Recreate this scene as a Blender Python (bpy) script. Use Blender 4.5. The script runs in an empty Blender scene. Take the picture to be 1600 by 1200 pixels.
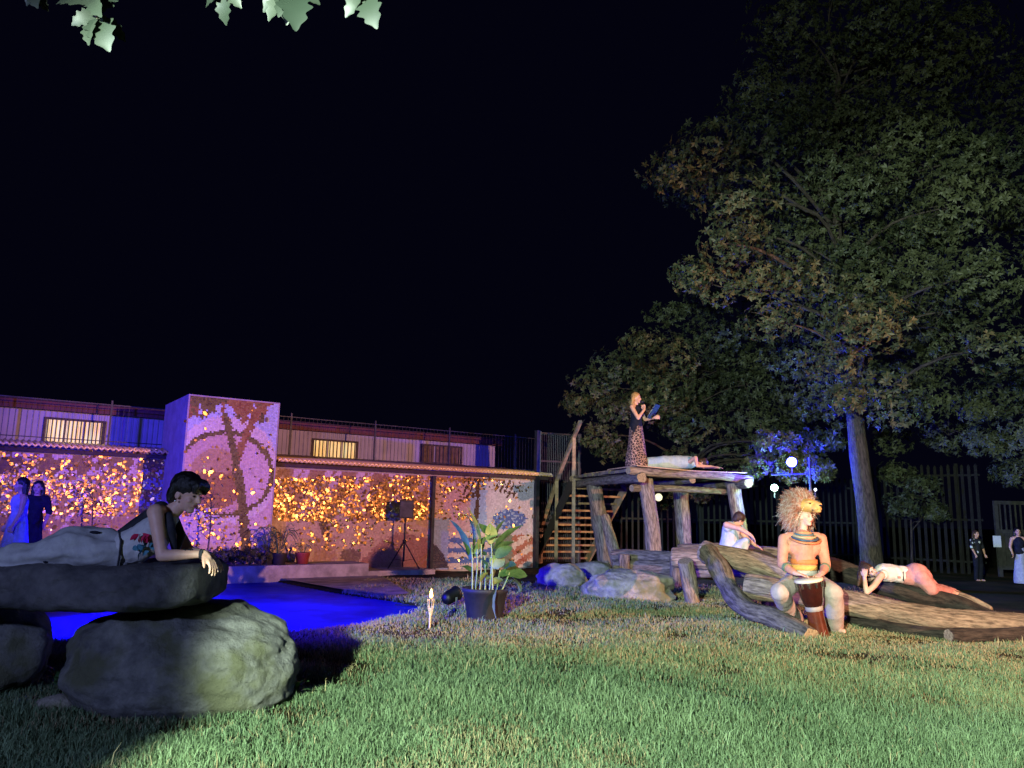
import bpy, bmesh, math, random
import numpy as np
from mathutils import Vector, Matrix, noise, Quaternion
random.seed(7); RNG = np.random.default_rng(11)
S = bpy.context.scene
COL = S.collection
# ------------------------------------------------------------------ camera
F = 1202.0; PITCH = math.radians(9.45); ROLL = math.radians(1.2); EYE = Vector((0, 0, 1.5))
_fw = Vector((0, math.cos(PITCH), math.sin(PITCH))); _up = Vector((0, -math.sin(PITCH), math.cos(PITCH)))
_rt = Vector((1, 0, 0))
RT = _rt*math.cos(ROLL) + _up*math.sin(ROLL); UP = _up*math.cos(ROLL) - _rt*math.sin(ROLL); FW = _fw
cam = bpy.data.cameras.new('camera'); camo = bpy.data.objects.new('camera', cam); COL.objects.link(camo)
cam.sensor_width = 36; cam.lens = 36*F/1600; cam.clip_start = 0.05; cam.clip_end = 500
m = Matrix((RT, UP, -FW)).transposed().to_4x4(); m.translation = EYE; camo.matrix_world = m
S.camera = camo
# ------------------------------------------------------------------ night sky, stage lights, exposure
W = bpy.data.worlds.new('World'); S.world = W; W.use_nodes = True
bgn = W.node_tree.nodes['Background']; bgn.inputs[0].default_value = (0.22, 0.22, 1.0, 1); bgn.inputs[1].default_value = 0.0042
S.view_settings.view_transform = 'Standard'; S.view_settings.look = 'None'
S.view_settings.exposure = 0; S.view_settings.gamma = 1; S.view_settings.use_curve_mapping = False
S.cycles.use_denoising = True; S.cycles.max_bounces = 5; S.cycles.diffuse_bounces = 2; S.cycles.glossy_bounces = 3
S.cycles.caustics_reflective = False; S.cycles.caustics_refractive = False; S.cycles.sample_clamp_indirect = 4
def spot(name, loc, aim, power, col, deg, blend, size=0.12):
    l = bpy.data.lights.new(name, 'SPOT'); l.energy = power; l.color = col; l.spot_size = math.radians(deg); l.spot_blend = blend
    l.shadow_soft_size = size; o = bpy.data.objects.new(name, l); COL.objects.link(o); o.location = loc
    o.rotation_euler = (Vector(aim) - Vector(loc)).to_track_quat('-Z', 'Y').to_euler(); return o
def plamp(name, loc, power, col, size=0.1):
    l = bpy.data.lights.new(name, 'POINT'); l.energy = power; l.color = col; l.shadow_soft_size = size
    o = bpy.data.objects.new(name, l); COL.objects.link(o); o.location = loc; return o
# the show's floodlights: greenish white behind the camera, salmon from the right, deep blue from the left, plus added fill lamps
spot('white_flood', (-2.4, -3.0, 2.7), (8.85, 14.0, -1.6), 13500, (0.80, 1.0, 0.80), 64, 0.14)
spot('added_crown_light', (-2.6, -3.0, 3.0), (9.2, 16.0, 6.5), 5200, (0.84, 1.0, 0.80), 58, 0.8)  # added second lamp so the upper crown fades softly
spot('salmon_flood', (16.0, -4.0, 4.2), (-0.4, 18.0, 2.0), 28000, (1.0, 0.44, 0.30), 36, 0.35)
spot('blue_flood', (-7.3, 8.8, 1.1), (-1.6, 12.0, -0.5), 11000, (0.01, 0.004, 1.0), 66, 0.9)
spot('blue_wash', (-10.0, 4.0, 4.5), (-6.5, 20.0, 4.0), 12500, (0.05, 0.03, 1.0), 46, 0.8)
plamp('added_foot_blue', (-6.15, 13.3, 0.42), 260, (0.01, 0.005, 1.0), 0.08)  # added hidden lamp, brings blue to the tower foot and shrubs
spot('added_dim_fill', (-4.5, -3.5, 3.2), (-2.5, 6.0, 0.8), 1800, (0.36, 0.46, 1.0), 80, 0.6)  # added fill in place of bounce and stray light behind the camera

# ------------------------------------------------------------------ pixel helpers
def ray(px, py): return FW + RT*((px-800)/F) - UP*((py-600)/F)
def at(px, py, y): r = ray(px, py); return EYE + r*(y/r.y)
def gnd(px, py, z=0.0): r = ray(px, py); return EYE + r*((z-EYE.z)/r.z)
def proj(P):
    v = Vector(P)-EYE; d = v.dot(FW); return 800+F*v.dot(RT)/d, 600-F*v.dot(UP)/d
def hitplane(px, py, o, n): r = ray(px, py); return EYE + r*((o-EYE).dot(n)/r.dot(n))
# ------------------------------------------------------------------ object helpers
BASE = {}
def lin(c):
    c = c/255.0; return c/12.92 if c <= 0.04045 else ((c+0.055)/1.055)**2.4
def rgb(r, g, b): return (lin(r), lin(g), lin(b), 1.0)
def tag(o, label, cat, group=None, kind=None):
    if label: o['label'] = label
    if cat: o['category'] = cat
    if group: o['group'] = group
    if kind: o['kind'] = kind
    return o
def empty(name, loc, label, cat, group=None):
    o = bpy.data.objects.new(name, None); o.empty_display_size = 0.1; COL.objects.link(o)
    o.location = loc; BASE[o.name] = Vector(loc); return tag(o, label, cat, group)
def link_mesh(name, me, parent=None, loc=None):
    """me is in world coordinates; shift it to the thing's base"""
    o = bpy.data.objects.new(name, me); COL.objects.link(o)
    if parent is not None:
        b = BASE[parent.name]; o.parent = parent
    else:
        b = Vector(loc) if loc is not None else Vector((0, 0, 0)); o.location = b
    BASE[o.name] = b
    if b.length > 0: me.transform(Matrix.Translation(-b))
    return o
class MB:
    def __init__(s): s.v = []; s.f = []; s.m = []; s.g = []; s.useg = False
    def add(s, vs, fs, mi=0, g=None):
        n = len(s.v); s.v += [tuple(v) for v in vs]; s.f += [tuple(i+n for i in f) for f in fs]; s.m += [mi]*len(fs)
        if g is not None: s.useg = True; s.g += g
        else: s.g += [tuple(v) for v in vs]
    def box(s, c, sz, rot=None, mi=0, taper=1.0):
        c = Vector(c); hx, hy, hz = sz[0]/2, sz[1]/2, sz[2]/2; R = rot if rot is not None else Matrix.Identity(3)
        vs = []
        for z in (-1, 1):
            k = taper if z > 0 else 1
            for x, y in ((-1, -1), (1, -1), (1, 1), (-1, 1)): vs.append(c + R @ Vector((x*hx*k, y*hy*k, z*hz)))
        s.add(vs, [(3, 2, 1, 0), (4, 5, 6, 7), (0, 1, 5, 4), (1, 2, 6, 5), (2, 3, 7, 6), (3, 0, 4, 7)], mi)
    def bar(s, a, b, w, t, mi=0, side=None):
        a = Vector(a); b = Vector(b); d = (b-a); L = d.length; d.normalize()
        sd = Vector(side) if side is not None else (Vector((0, 0, 1)).cross(d) if abs(d.z) < 0.95 else Vector((1, 0, 0)))
        sd = (sd - d*sd.dot(d)).normalized(); n = d.cross(sd)
        R = Matrix((sd, n, d)).transposed(); s.box((a+b)/2, (w, t, L), R, mi)
    def tube(s, pts, rad, seg=10, mi=0, capmi=None, wob=0.0, seed=0, caps=True, flat=1.0, gscale=1.0):
        pts = [Vector(p) for p in pts]; n = len(pts)
        rad = list(rad) if isinstance(rad, (list, tuple)) else [rad]*n
        if len(rad) != n: rad = np.interp(np.linspace(0, 1, n), np.linspace(0, 1, len(rad)), rad).tolist()
        vs = []; gs = []; L = 0; ref = None
        for i, p in enumerate(pts):
            t = (pts[min(i+1, n-1)] - pts[max(i-1, 0)]).normalized()
            if i: L += (p-pts[i-1]).length
            if ref is None: ref = Vector((0, 0, 1)) if abs(t.z) < 0.9 else Vector((1, 0, 0))
            u = (ref - t*ref.dot(t)).normalized(); ref = u; w = t.cross(u)
            for k in range(seg):
                a = 2*math.pi*k/seg; r = rad[i]
                if wob and seg > 20: r *= 1 + 0.07*noise.noise(Vector((math.cos(a)*4.5+seed*2, math.sin(a)*4.5, L*0.7))) - 0.10*max(0, 0.12-abs(noise.noise(Vector((math.cos(a)*2.2+seed*5, math.sin(a)*2.2, L*0.5)))))/0.12
                if wob: r *= 1 + wob*noise.noise(Vector((math.cos(a)*1.3+seed*7.1, math.sin(a)*1.3, L*2.2+seed))) + wob*0.5*noise.noise(Vector((math.cos(a)*4+seed*3, math.sin(a)*4, L*3)))
                vs.append(p + u*(math.cos(a)*r*flat) + w*(math.sin(a)*r)); gs.append((math.cos(a)*rad[i]+seed*1.7, math.sin(a)*rad[i], L*gscale))
        fs = [(i*seg+k, i*seg+(k+1) % seg, (i+1)*seg+(k+1) % seg, (i+1)*seg+k) for i in range(n-1) for k in range(seg)]
        s.add(vs, fs, mi, gs)
        if caps:
            cm = capmi if capmi is not None else mi
            s.add([vs[k] for k in range(seg)], [tuple(reversed(range(seg)))], cm, [(g[0], g[1], -3) for g in gs[:seg]])
            s.add(vs[-seg:], [tuple(range(seg))], cm, [(g[0], g[1], 9) for g in gs[-seg:]])
    def ball(s, c, r, mi=0, seg=10, rings=6, R=None):
        c = Vector(c); r = (r, r, r) if not isinstance(r, (tuple, list)) else r; R = R if R is not None else Matrix.Identity(3)
        vs = [c + R @ Vector((0, 0, r[2]))]
        for i in range(1, rings):
            ph = math.pi*i/rings
            for k in range(seg):
                a = 2*math.pi*k/seg; vs.append(c + R @ Vector((r[0]*math.sin(ph)*math.cos(a), r[1]*math.sin(ph)*math.sin(a), r[2]*math.cos(ph))))
        vs.append(c + R @ Vector((0, 0, -r[2]))); fs = []
        for k in range(seg): fs.append((0, 1+k, 1+(k+1) % seg))
        for i in range(rings-2):
            for k in range(seg): a = 1+i*seg; fs.append((a+k, a+seg+k, a+seg+(k+1) % seg, a+(k+1) % seg))
        a = 1+(rings-2)*seg
        for k in range(seg): fs.append((a+k, len(vs)-1, a+(k+1) % seg))
        s.add(vs, fs, mi)
    def lathe(s, c, prof, seg=24, mi=0, R=None, mis=None):
        c = Vector(c); R = R if R is not None else Matrix.Identity(3); n = len(prof)
        vs = [c + R @ Vector((r*math.cos(2*math.pi*k/seg), r*math.sin(2*math.pi*k/seg), z)) for r, z in prof for k in range(seg)]
        for i in range(n-1):
            pass
        b = len(s.v); s.add(vs, [], mi)
        for i in range(n-1):
            for k in range(seg):
                s.f.append((b+i*seg+k, b+i*seg+(k+1) % seg, b+(i+1)*seg+(k+1) % seg, b+(i+1)*seg+k)); s.m.append(mis[i] if mis else mi)
    def mesh(s, name, mats, smooth=True):
        me = bpy.data.meshes.new(name); me.from_pydata(s.v, [], s.f)
        for mt in (mats if isinstance(mats, (list, tuple)) else [mats]): me.materials.append(mt)
        me.polygons.foreach_set('material_index', s.m)
        me.polygons.foreach_set('use_smooth', [smooth]*len(s.f))
        if s.useg:
            at_ = me.attributes.new('gr', 'FLOAT_VECTOR', 'POINT'); at_.data.foreach_set('vector', np.array(s.g, dtype=np.float32).ravel())
        me.update(); return me
    def build(s, name, mats, parent=None, loc=None, smooth=True): return link_mesh(name, s.mesh(name, mats, smooth), parent, loc)
# ------------------------------------------------------------------ materials
def mat(name, c1, c2=None, rough=0.7, metal=0.0, scale=8.0, bump=0.0, bscale=None, detail=5, attr=None, stretch=None, spec=0.3, trans=None, coat=0.0):
    M = bpy.data.materials.new(name); M.use_nodes = True; nt = M.node_tree; b = nt.nodes['Principled BSDF']
    b.inputs['Roughness'].default_value = rough; b.inputs['Metallic'].default_value = metal; b.inputs['Specular IOR Level'].default_value = spec
    b.inputs['Coat Weight'].default_value = coat
    if attr: co = nt.nodes.new('ShaderNodeAttribute'); co.attribute_name = attr; src = co.outputs['Vector']
    else: co = nt.nodes.new('ShaderNodeTexCoord'); src = co.outputs['Object']
    if stretch:
        mp = nt.nodes.new('ShaderNodeMapping'); mp.inputs['Scale'].default_value = stretch; nt.links.new(src, mp.inputs['Vector']); src = mp.outputs[0]
    if c2 is None: b.inputs['Base Color'].default_value = c1
    else:
        n = nt.nodes.new('ShaderNodeTexNoise'); n.inputs['Scale'].default_value = scale; n.inputs['Detail'].default_value = detail; n.inputs['Roughness'].default_value = 0.65
        nt.links.new(src, n.inputs['Vector']); r = nt.nodes.new('ShaderNodeValToRGB'); r.color_ramp.elements[0].position = 0.36; r.color_ramp.elements[1].position = 0.64
        r.color_ramp.elements[0].color = c1; r.color_ramp.elements[1].color = c2
        nt.links.new(n.outputs['Fac'], r.inputs[0]); nt.links.new(r.outputs[0], b.inputs['Base Color'])
    if bump:
        n2 = nt.nodes.new('ShaderNodeTexNoise'); n2.inputs['Scale'].default_value = bscale or scale*3; n2.inputs['Detail'].default_value = 8; n2.inputs['Roughness'].default_value = 0.7
        nt.links.new(src, n2.inputs['Vector']); bp = nt.nodes.new('ShaderNodeBump'); bp.inputs['Strength'].default_value = bump; bp.inputs['Distance'].default_value = 0.03
        nt.links.new(n2.outputs['Fac'], bp.inputs['Height']); nt.links.new(bp.outputs[0], b.inputs['Normal'])
    if trans:
        b.inputs['Subsurface Weight'].default_value = trans; b.inputs['Subsurface Radius'].default_value = (0.02, 0.01, 0.006); b.inputs['Subsurface Scale'].default_value = 0.3
    return M
def emis(name, c, st):
    M = bpy.data.materials.new(name); M.use_nodes = True; b = M.node_tree.nodes['Principled BSDF']; b.inputs['Base Color'].default_value = c
    b.inputs['Emission Color'].default_value = c; b.inputs['Emission Strength'].default_value = st; return M
def colattr_mat(name, rough=0.6, spec=0.3, island=0.0, bump=0.0, translucent=0.0):
    M = bpy.data.materials.new(name); M.use_nodes = True; nt = M.node_tree; b = nt.nodes['Principled BSDF']
    b.inputs['Roughness'].default_value = rough; b.inputs['Specular IOR Level'].default_value = spec
    a = nt.nodes.new('ShaderNodeAttribute'); a.attribute_name = 'col'; out = a.outputs['Color']
    nt.links.new(out, b.inputs['Base Color'])
    if translucent:
        tr = nt.nodes.new('ShaderNodeBsdfTranslucent'); mx = nt.nodes.new('ShaderNodeMixShader'); mx.inputs[0].default_value = translucent
        nt.links.new(out, tr.inputs['Color']); nt.links.new(b.outputs[0], mx.inputs[1]); nt.links.new(tr.outputs[0], mx.inputs[2])
        nt.links.new(mx.outputs[0], nt.nodes['Material Output'].inputs['Surface'])
    return M
M_wood = mat('weathered_wood', rgb(82, 71, 59), rgb(164, 146, 122), 0.85, scale=9, bump=1.0, bscale=14, attr='gr', stretch=(3.4, 3.4, 0.6))
M_woodgrey = mat('grey_wood', rgb(64, 58, 50), rgb(136, 126, 109), 0.9, scale=8, bump=1.0, bscale=13, attr='gr', stretch=(3.4, 3.4, 0.6))
M_bark = mat('bark', rgb(34, 29, 26), rgb(76, 66, 57), 0.95, scale=7, bump=1.0, bscale=12, attr='gr', stretch=(4, 4, 0.8))
M_endgrain = mat('end_grain', rgb(110, 90, 66), rgb(170, 148, 112), 0.9, scale=12, bump=0.5, attr='gr', stretch=(3, 3, 3))
M_plank = mat('sawn_plank', rgb(120, 92, 62), rgb(172, 138, 98), 0.75, scale=6, bump=0.3, bscale=30)
M_ply = mat('plywood', rgb(168, 136, 100), rgb(196, 164, 126), 0.7, scale=5, bump=0.2)
M_rail = mat('rail_wood', rgb(132, 110, 86), rgb(172, 148, 118), 0.7, scale=7, bump=0.2)
M_steel = mat('dark_steel', rgb(44, 46, 52), rgb(62, 64, 70), 0.5, 0.6, scale=6)
M_black = mat('black_plastic', rgb(9, 9, 10), rgb(14, 14, 16), 0.5, scale=20)
M_concrete = mat('concrete', rgb(120, 116, 108), rgb(168, 162, 152), 0.9, scale=3, bump=0.35, bscale=30)

# ------------------------------------------------------------------ the wall line and pool outline (plan)
WR = gnd(838, 888); WD = Vector((0.82, 0.574, 0)).normalized(); WN = Vector((WD.y, -WD.x, 0))      # along the wall, and out of it
POOLPX = [(-260, 940), (100, 912), (430, 906), (530, 925), (620, 938), (662, 946), (640, 962), (560, 975), (480, 985), (420, 989), (300, 996), (-300, 1010)]
POOL = [gnd(a, b).to_2d() for a, b in POOLPX]
PA = np.array([(p.x, p.y) for p in POOL])
def pool_sd(x, y):
    """signed distance to the pool outline, negative inside (arrays)"""
    x = np.asarray(x, float); y = np.asarray(y, float); d = np.full(x.shape, 1e9); ins = np.zeros(x.shape, bool)
    n = len(PA)
    for i in range(n):
        ax, ay = PA[i]; bx, by = PA[(i+1) % n]; ex, ey = bx-ax, by-ay
        t = np.clip(((x-ax)*ex+(y-ay)*ey)/(ex*ex+ey*ey), 0, 1); d = np.minimum(d, np.hypot(x-ax-t*ex, y-ay-t*ey))
        c = ((ay > y) != (by > y)) & (x < (bx-ax)*(y-ay)/((by-ay) if by != ay else 1e-9)+ax); ins ^= c
    return np.where(ins, -d, d)
def gz(x, y):
    """ground height"""
    x = np.asarray(x, float); y = np.asarray(y, float)
    h = 0.025*np.sin(x*1.3+0.5)*np.sin(y*0.9+1.0)+0.012*np.sin(x*3.1+y*2.3)+0.01*np.sin(y*4.7-x*1.9)
    s = pool_sd(x, y); k = np.clip((0.02-s)/0.3, 0, 1); return h*np.clip(s/0.4, 0, 1) - 0.4*k*k*(3-2*k)
# ------------------------------------------------------------------ ground sheet
def build_ground():
    xs = np.concatenate([[-160, -80, -40, -24, -17, -14], np.arange(-12, 14.01, 0.13), [15, 18, 24, 40, 80, 160]])
    ys = np.concatenate([[-60, -20, -8, -3, 0, 1.5], np.arange(2.2, 25, 0.13), [26, 28, 32, 45, 80, 160]])
    X, Y = np.meshgrid(xs, ys); Z = gz(X, Y)
    nx, ny = len(xs), len(ys); v = np.stack([X, Y, Z], -1).reshape(-1, 3)
    i = np.arange((ny-1)*(nx-1)); r = i//(nx-1); c = i % (nx-1); a = r*nx+c
    f = np.stack([a, a+1, a+nx+1, a+nx], -1)
    me = bpy.data.meshes.new('lawn'); me.from_pydata(v.tolist(), [], f.tolist()); me.polygons.foreach_set('use_smooth', [True]*len(f))
    # soil with thin turf, drier towards the back
    M = bpy.data.materials.new('turf_soil'); M.use_nodes = True; nt = M.node_tree; b = nt.nodes['Principled BSDF']; b.inputs['Roughness'].default_value = 0.95
    b.inputs['Specular IOR Level'].default_value = 0.1
    tc = nt.nodes.new('ShaderNodeTexCoord'); n1 = nt.nodes.new('ShaderNodeTexNoise'); n1.inputs['Scale'].default_value = 1.1; n1.inputs['Detail'].default_value = 6
    n2 = nt.nodes.new('ShaderNodeTexNoise'); n2.inputs['Scale'].default_value = 38; n2.inputs['Detail'].default_value = 6
    for n in (n1, n2): nt.links.new(tc.outputs['Object'], n.inputs['Vector'])
    r1 = nt.nodes.new('ShaderNodeValToRGB'); r1.color_ramp.elements[0].color = rgb(58, 66, 38); r1.color_ramp.elements[1].color = rgb(112, 96, 66)
    r1.color_ramp.elements[0].position = 0.4; r1.color_ramp.elements[1].position = 0.66
    r2 = nt.nodes.new('ShaderNodeValToRGB'); r2.color_ramp.elements[0].color = rgb(110, 105, 100); r2.color_ramp.elements[1].color = rgb(230, 225, 220)
    mx = nt.nodes.new('ShaderNodeMixRGB'); mx.blend_type = 'MULTIPLY'; mx.inputs[0].default_value = 1
    nt.links.new(n1.outputs[0], r1.inputs[0]); nt.links.new(n2.outputs[0], r2.inputs[0]); nt.links.new(r1.outputs[0], mx.inputs[1]); nt.links.new(r2.outputs[0], mx.inputs[2])
    nt.links.new(mx.outputs[0], b.inputs['Base Color'])
    bp = nt.nodes.new('ShaderNodeBump'); bp.inputs['Strength'].default_value = 0.8; bp.inputs['Distance'].default_value = 0.04
    nt.links.new(n2.outputs[0], bp.inputs['Height']); nt.links.new(bp.outputs[0], b.inputs['Normal'])
    me.materials.append(M); o = link_mesh('lawn', me); o['kind'] = 'structure'
    o['label'] = 'grass lawn sloping gently to the pool edge'
build_ground()
# pool water: shallow, with the flood's blue light tinted into its base colour
mb = MB(); cx = sum(p.x for p in POOL)/len(POOL); cy = sum(p.y for p in POOL)/len(POOL)
ring = [((p.x-cx)*1.06+cx, (p.y-cy)*1.08+cy, -0.035) for p in POOL]
mb.add(ring, [tuple(range(len(ring)))])
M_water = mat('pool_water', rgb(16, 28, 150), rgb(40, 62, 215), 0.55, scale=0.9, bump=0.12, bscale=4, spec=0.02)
o = mb.build('pool', M_water, smooth=False); o['kind'] = 'structure'; o['label'] = 'shallow pool with deep blue light put into its colour'
# concrete apron behind the pool and the raised kerb under the mural
ap = [gnd(300, 905), gnd(430, 905), gnd(530, 923), gnd(600, 934), gnd(640, 930), gnd(600, 905), gnd(560, 893), gnd(400, 893)]
mb = MB(); mb.add([(p.x, p.y, 0.035) for p in ap], [tuple(range(len(ap)))])
o = mb.build('apron', M_concrete, smooth=False); o['kind'] = 'structure'; o['label'] = 'bare concrete apron along the far pool edge'

# ------------------------------------------------------------------ grass blades
def build_grass():
    n = 540000
    t = RNG.random(n); a, b = 3.2, 17.5; p = 0.25
    d = (a**p + t*(b**p-a**p))**(1/p)
    x = (RNG.random(n)*2-1)*(0.78*d+0.6); keep = (x > -9) & (x < 14)
    sd = pool_sd(x, d); keep &= sd > -0.04+0.12*RNG.random(n)**2
    # bare ground: under the terrace, the platform and at the far right path
    wl = (x-WR.x)*WN.x + (d-WR.y)*WN.y; keep &= wl > 0.35
    keep &= ~((x < -3.0) & (d > 12.6)); keep &= ~((x > 0.2) & (x < 8) & (d > 16.5) & (RNG.random(n) < 0.8)); keep &= ~((x > 8.2) & (d > 12.5))
    pn = np.array([noise.noise(Vector((xx*0.9, yy*0.9, 3.3)))+0.6*noise.noise(Vector((xx*3.1, yy*3.1, 1.3))) for xx, yy in zip(x, d)])
    keep &= ~((pn > 0.5) & (RNG.random(n) < 0.6))
    x, y, pn = x[keep], d[keep], pn[keep]; n = len(x); z = gz(x, y)-0.005
    p2 = np.array([noise.noise(Vector((xx*0.55+9, yy*0.55, 7.7)))+0.5*noise.noise(Vector((xx*1.7, yy*1.7+4, 2.1))) for xx, yy in zip(x, y)])
    dryness = np.clip((y-7.2)/2.8, 0, 1)*0.42 + 0.02 + np.clip(p2-0.12, 0, 1)*1.2 + np.clip(pn-0.35, 0, 1)*0.6
    dryness += np.clip((x-5.2)/2, 0, 1)*0.2
    dry = RNG.random(n) < dryness
    L = (0.035+0.055*RNG.random(n)**1.4)*np.clip(1.15-dryness*0.45, 0.55, 1.2)*(1-0.45*np.clip(pn, -1, 1))*(1-0.3*np.clip(p2, -0.8, 0.8))
    L *= np.where(RNG.random(n) < 0.02, 1.8, 1.0)
    w = (0.0017+0.0013*RNG.random(n))*np.clip(y/4.5, 1, 2.8)
    th = RNG.random(n)*2*np.pi; lean = 0.25+0.75*RNG.random(n)**1.2
    dx, dy = np.cos(th), np.sin(th); ph = RNG.random(n)*2*np.pi; sx, sy = np.cos(ph), np.sin(ph)
    P = np.zeros((n, 5, 3)); base = np.stack([x, y, z], -1); side = np.stack([sx, sy, np.zeros(n)], -1); out = np.stack([dx, dy, np.zeros(n)], -1)
    up = np.array([0, 0, 1.0]); Lc = L[:, None]; wc = w[:, None]; lc = lean[:, None]
    P[:, 0] = base - side*wc; P[:, 1] = base + side*wc
    mid = base + up*Lc*0.6 + out*Lc*lc*0.25; P[:, 2] = mid + side*wc*0.8; P[:, 3] = mid - side*wc*0.8
    P[:, 4] = base + up*Lc*(1-0.35*lc) + out*Lc*lc*0.85
    me = bpy.data.meshes.new('grass'); me.vertices.add(n*5); me.vertices.foreach_set('co', P.astype(np.float32).ravel())
    k = np.arange(n)*5
    quad = np.stack([k, k+1, k+2, k+3], -1); tri = np.stack([k+3, k+2, k+4], -1)
    loops = np.concatenate([quad, tri], 1).ravel(); me.loops.add(len(loops)); me.loops.foreach_set('vertex_index', loops.astype(np.int32))
    me.polygons.add(n*2); ls = np.stack([np.arange(n)*7, np.arange(n)*7+4], -1).ravel(); me.polygons.foreach_set('loop_start', ls.astype(np.int32))
    me.update(calc_edges=True)
    g1 = np.array(rgb(84, 108, 74)[:3]); g2 = np.array(rgb(130, 152, 110)[:3]); s1 = np.array(rgb(138, 126, 88)[:3]); s2 = np.array(rgb(176, 164, 124)[:3])
    q = np.clip(RNG.random(n)*0.7+0.25-0.5*pn, 0, 1)[:, None]; c = np.where(dry[:, None], s1+(s2-s1)*q, g1+(g2-g1)*q)
    c = np.repeat(c, 5, 0); ca = me.color_attributes.new('col', 'FLOAT_COLOR', 'POINT')
    ca.data.foreach_set('color', np.concatenate([c, np.ones((len(c), 1))], 1).astype(np.float32).ravel())
    me.materials.append(colattr_mat('grass_blades', 0.6, 0.25, translucent=0.25)); o = link_mesh('grass', me)
    tag(o, 'short green and straw coloured grass blades covering the lawn', 'grass', kind='stuff')
build_grass()

# ------------------------------------------------------------------ rocks
def rock_mat(name, c1, c2, moss=None):
    M = mat(name, c1, c2, 0.92, scale=5, bump=1.0, bscale=16, detail=12)
    if moss:
        nt = M.node_tree; b = nt.nodes['Principled BSDF']; old = b.inputs['Base Color'].links[0].from_socket
        tc = nt.nodes.new('ShaderNodeTexCoord'); n = nt.nodes.new('ShaderNodeTexNoise'); n.inputs['Scale'].default_value = 2.6; n.inputs['Detail'].default_value = 7
        nt.links.new(tc.outputs['Object'], n.inputs['Vector']); r = nt.nodes.new('ShaderNodeValToRGB'); r.color_ramp.elements[0].position = 0.5; r.color_ramp.elements[1].position = 0.62
        nt.links.new(n.outputs[0], r.inputs[0]); mx = nt.nodes.new('ShaderNodeMixRGB'); mx.inputs[2].default_value = moss
        nt.links.new(r.outputs[0], mx.inputs[0]); nt.links.new(old, mx.inputs[1]); nt.links.new(mx.outputs[0], b.inputs['Base Color'])
    return M
M_rock = rock_mat('boulder_stone', rgb(82, 82, 80), rgb(126, 125, 119), rgb(84, 85, 64))
M_rock2 = rock_mat('pale_stone', rgb(120, 114, 102), rgb(176, 168, 152), rgb(112, 112, 84))
M_slab = rock_mat('slab_stone', rgb(62, 62, 64), rgb(98, 96, 96))
def rock(name, c, r, seed, mt, label, amp=0.16, sub=5, sq=2.0, rotz=0.0, group=None, facet=0.0):
    bm = bmesh.new(); bmesh.ops.create_icosphere(bm, subdivisions=sub, radius=1)
    R = Matrix.Rotation(rotz, 3, 'Z'); r = Vector(r)
    for v in bm.verts:
        p = v.co.normalized(); k = (abs(p.x)**sq+abs(p.y)**sq+abs(p.z)**sq)**(-1/sq)
        h = 1 + amp*noise.noise(p*1.4+Vector((seed, 0, 0))) + amp*0.5*noise.noise(p*3.1+Vector((0, seed, 0))) + amp*0.2*noise.noise(p*8+Vector((0, 0, seed))) + amp*0.08*noise.noise(p*19)
        h -= facet*max(0, abs(noise.noise(p*2.2+Vector((seed*2, 1, 0))))-0.2)
        q = p*k*h; v.co = Vector(c) + R @ Vector((q.x*r.x, q.y*r.y, q.z*r.z))
    me = bpy.data.meshes.new(name); bm.to_mesh(me); bm.free(); me.materials.append(mt); me.polygons.foreach_set('use_smooth', [True]*len(me.polygons))
    o = link_mesh(name, me, loc=(c[0], c[1], max(0, c[2]-r[2]))); return tag(o, label, 'rock', group)
bc = at(283, 1020, 6.25)
rock('boulder', (bc.x+.03, 6.25, 0.30), (0.9, 0.62, 0.475), 3.1, M_rock, 'large mossy boulder holding up the stone slab by the lawn', 0.11, 6, 2.05, group=None, facet=0.09)
lb = at(-40, 1010, 6.5)
rock('boulder', (lb.x-0.15, 6.5, 0.33), (0.75, 0.5, 0.46), 8.4, M_rock, 'dark unlit boulder under the left end of the stone slab', 0.16, 5, 2.2)
p = gnd(88, 1108); rock('stone', (p.x, p.y, 0.02), (0.16, 0.11, 0.08), 5.5, M_rock2, 'small flat stone in the grass left of the mossy boulder', 0.2, 3)
# slab
s0 = at(-190, 925, 5.85); s1 = at(333, 918, 5.85)
mb = MB(); slabz0, slabz1 = 0.77, 1.085
bm = bmesh.new(); bmesh.ops.create_grid(bm, x_segments=64, y_segments=24, size=1)
bm.free()
def slab():
    nx, nu = 150, 72; xa, xb = s0.x, s1.x; vs = []; fs = []
    for i in range(nx+1):
        t = i/nx; x = xa+(xb-xa)*t; e = min(1.0, (1-t)*9)**0.45 if t > 0.888 else 1.0; e = max(e, 0.05)
        for k in range(nu):
            a = 2*math.pi*k/nu; ca, sa = math.cos(a), math.sin(a); kk = (abs(ca)**5+abs(sa)**5)**(-1/5)
            y = 5.85+0.5*kk*ca*(0.55+0.45*e); hz = 0.165*kk*sa*(0.35+0.65*e) if sa < 0 else 0.165*kk*sa*(0.75+0.25*e)
            q = Vector((x*1.5, y*1.5, hz*3)); nn = 0.03*noise.noise(q*1.3)+0.02*noise.noise(q*4)-0.03*max(0, abs(noise.noise(q*2.3+Vector((3, 1, 7))))-0.25)+0.008*noise.noise(q*11)+0.005*noise.noise(q*27)
            tilt = (t-0.8)*0.04
            vs.append((x+nn, y+nn*ca, 0.928+hz+nn*sa+tilt))
    for i in range(nx):
        for k in range(nu): fs.append((i*nu+k, i*nu+(k+1) % nu, (i+1)*nu+(k+1) % nu, (i+1)*nu+k))
    fs.append(tuple(range(nu))[::-1]); fs.append(tuple(nx*nu+k for k in range(nu)))
    m_ = MB(); m_.add(vs, fs); o = m_.build('stone_slab', M_slab, loc=(s1.x-1, 5.85, 0.77))
    tag(o, 'long dark stone slab laid across two boulders like a bench', 'rock')
slab()
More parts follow.
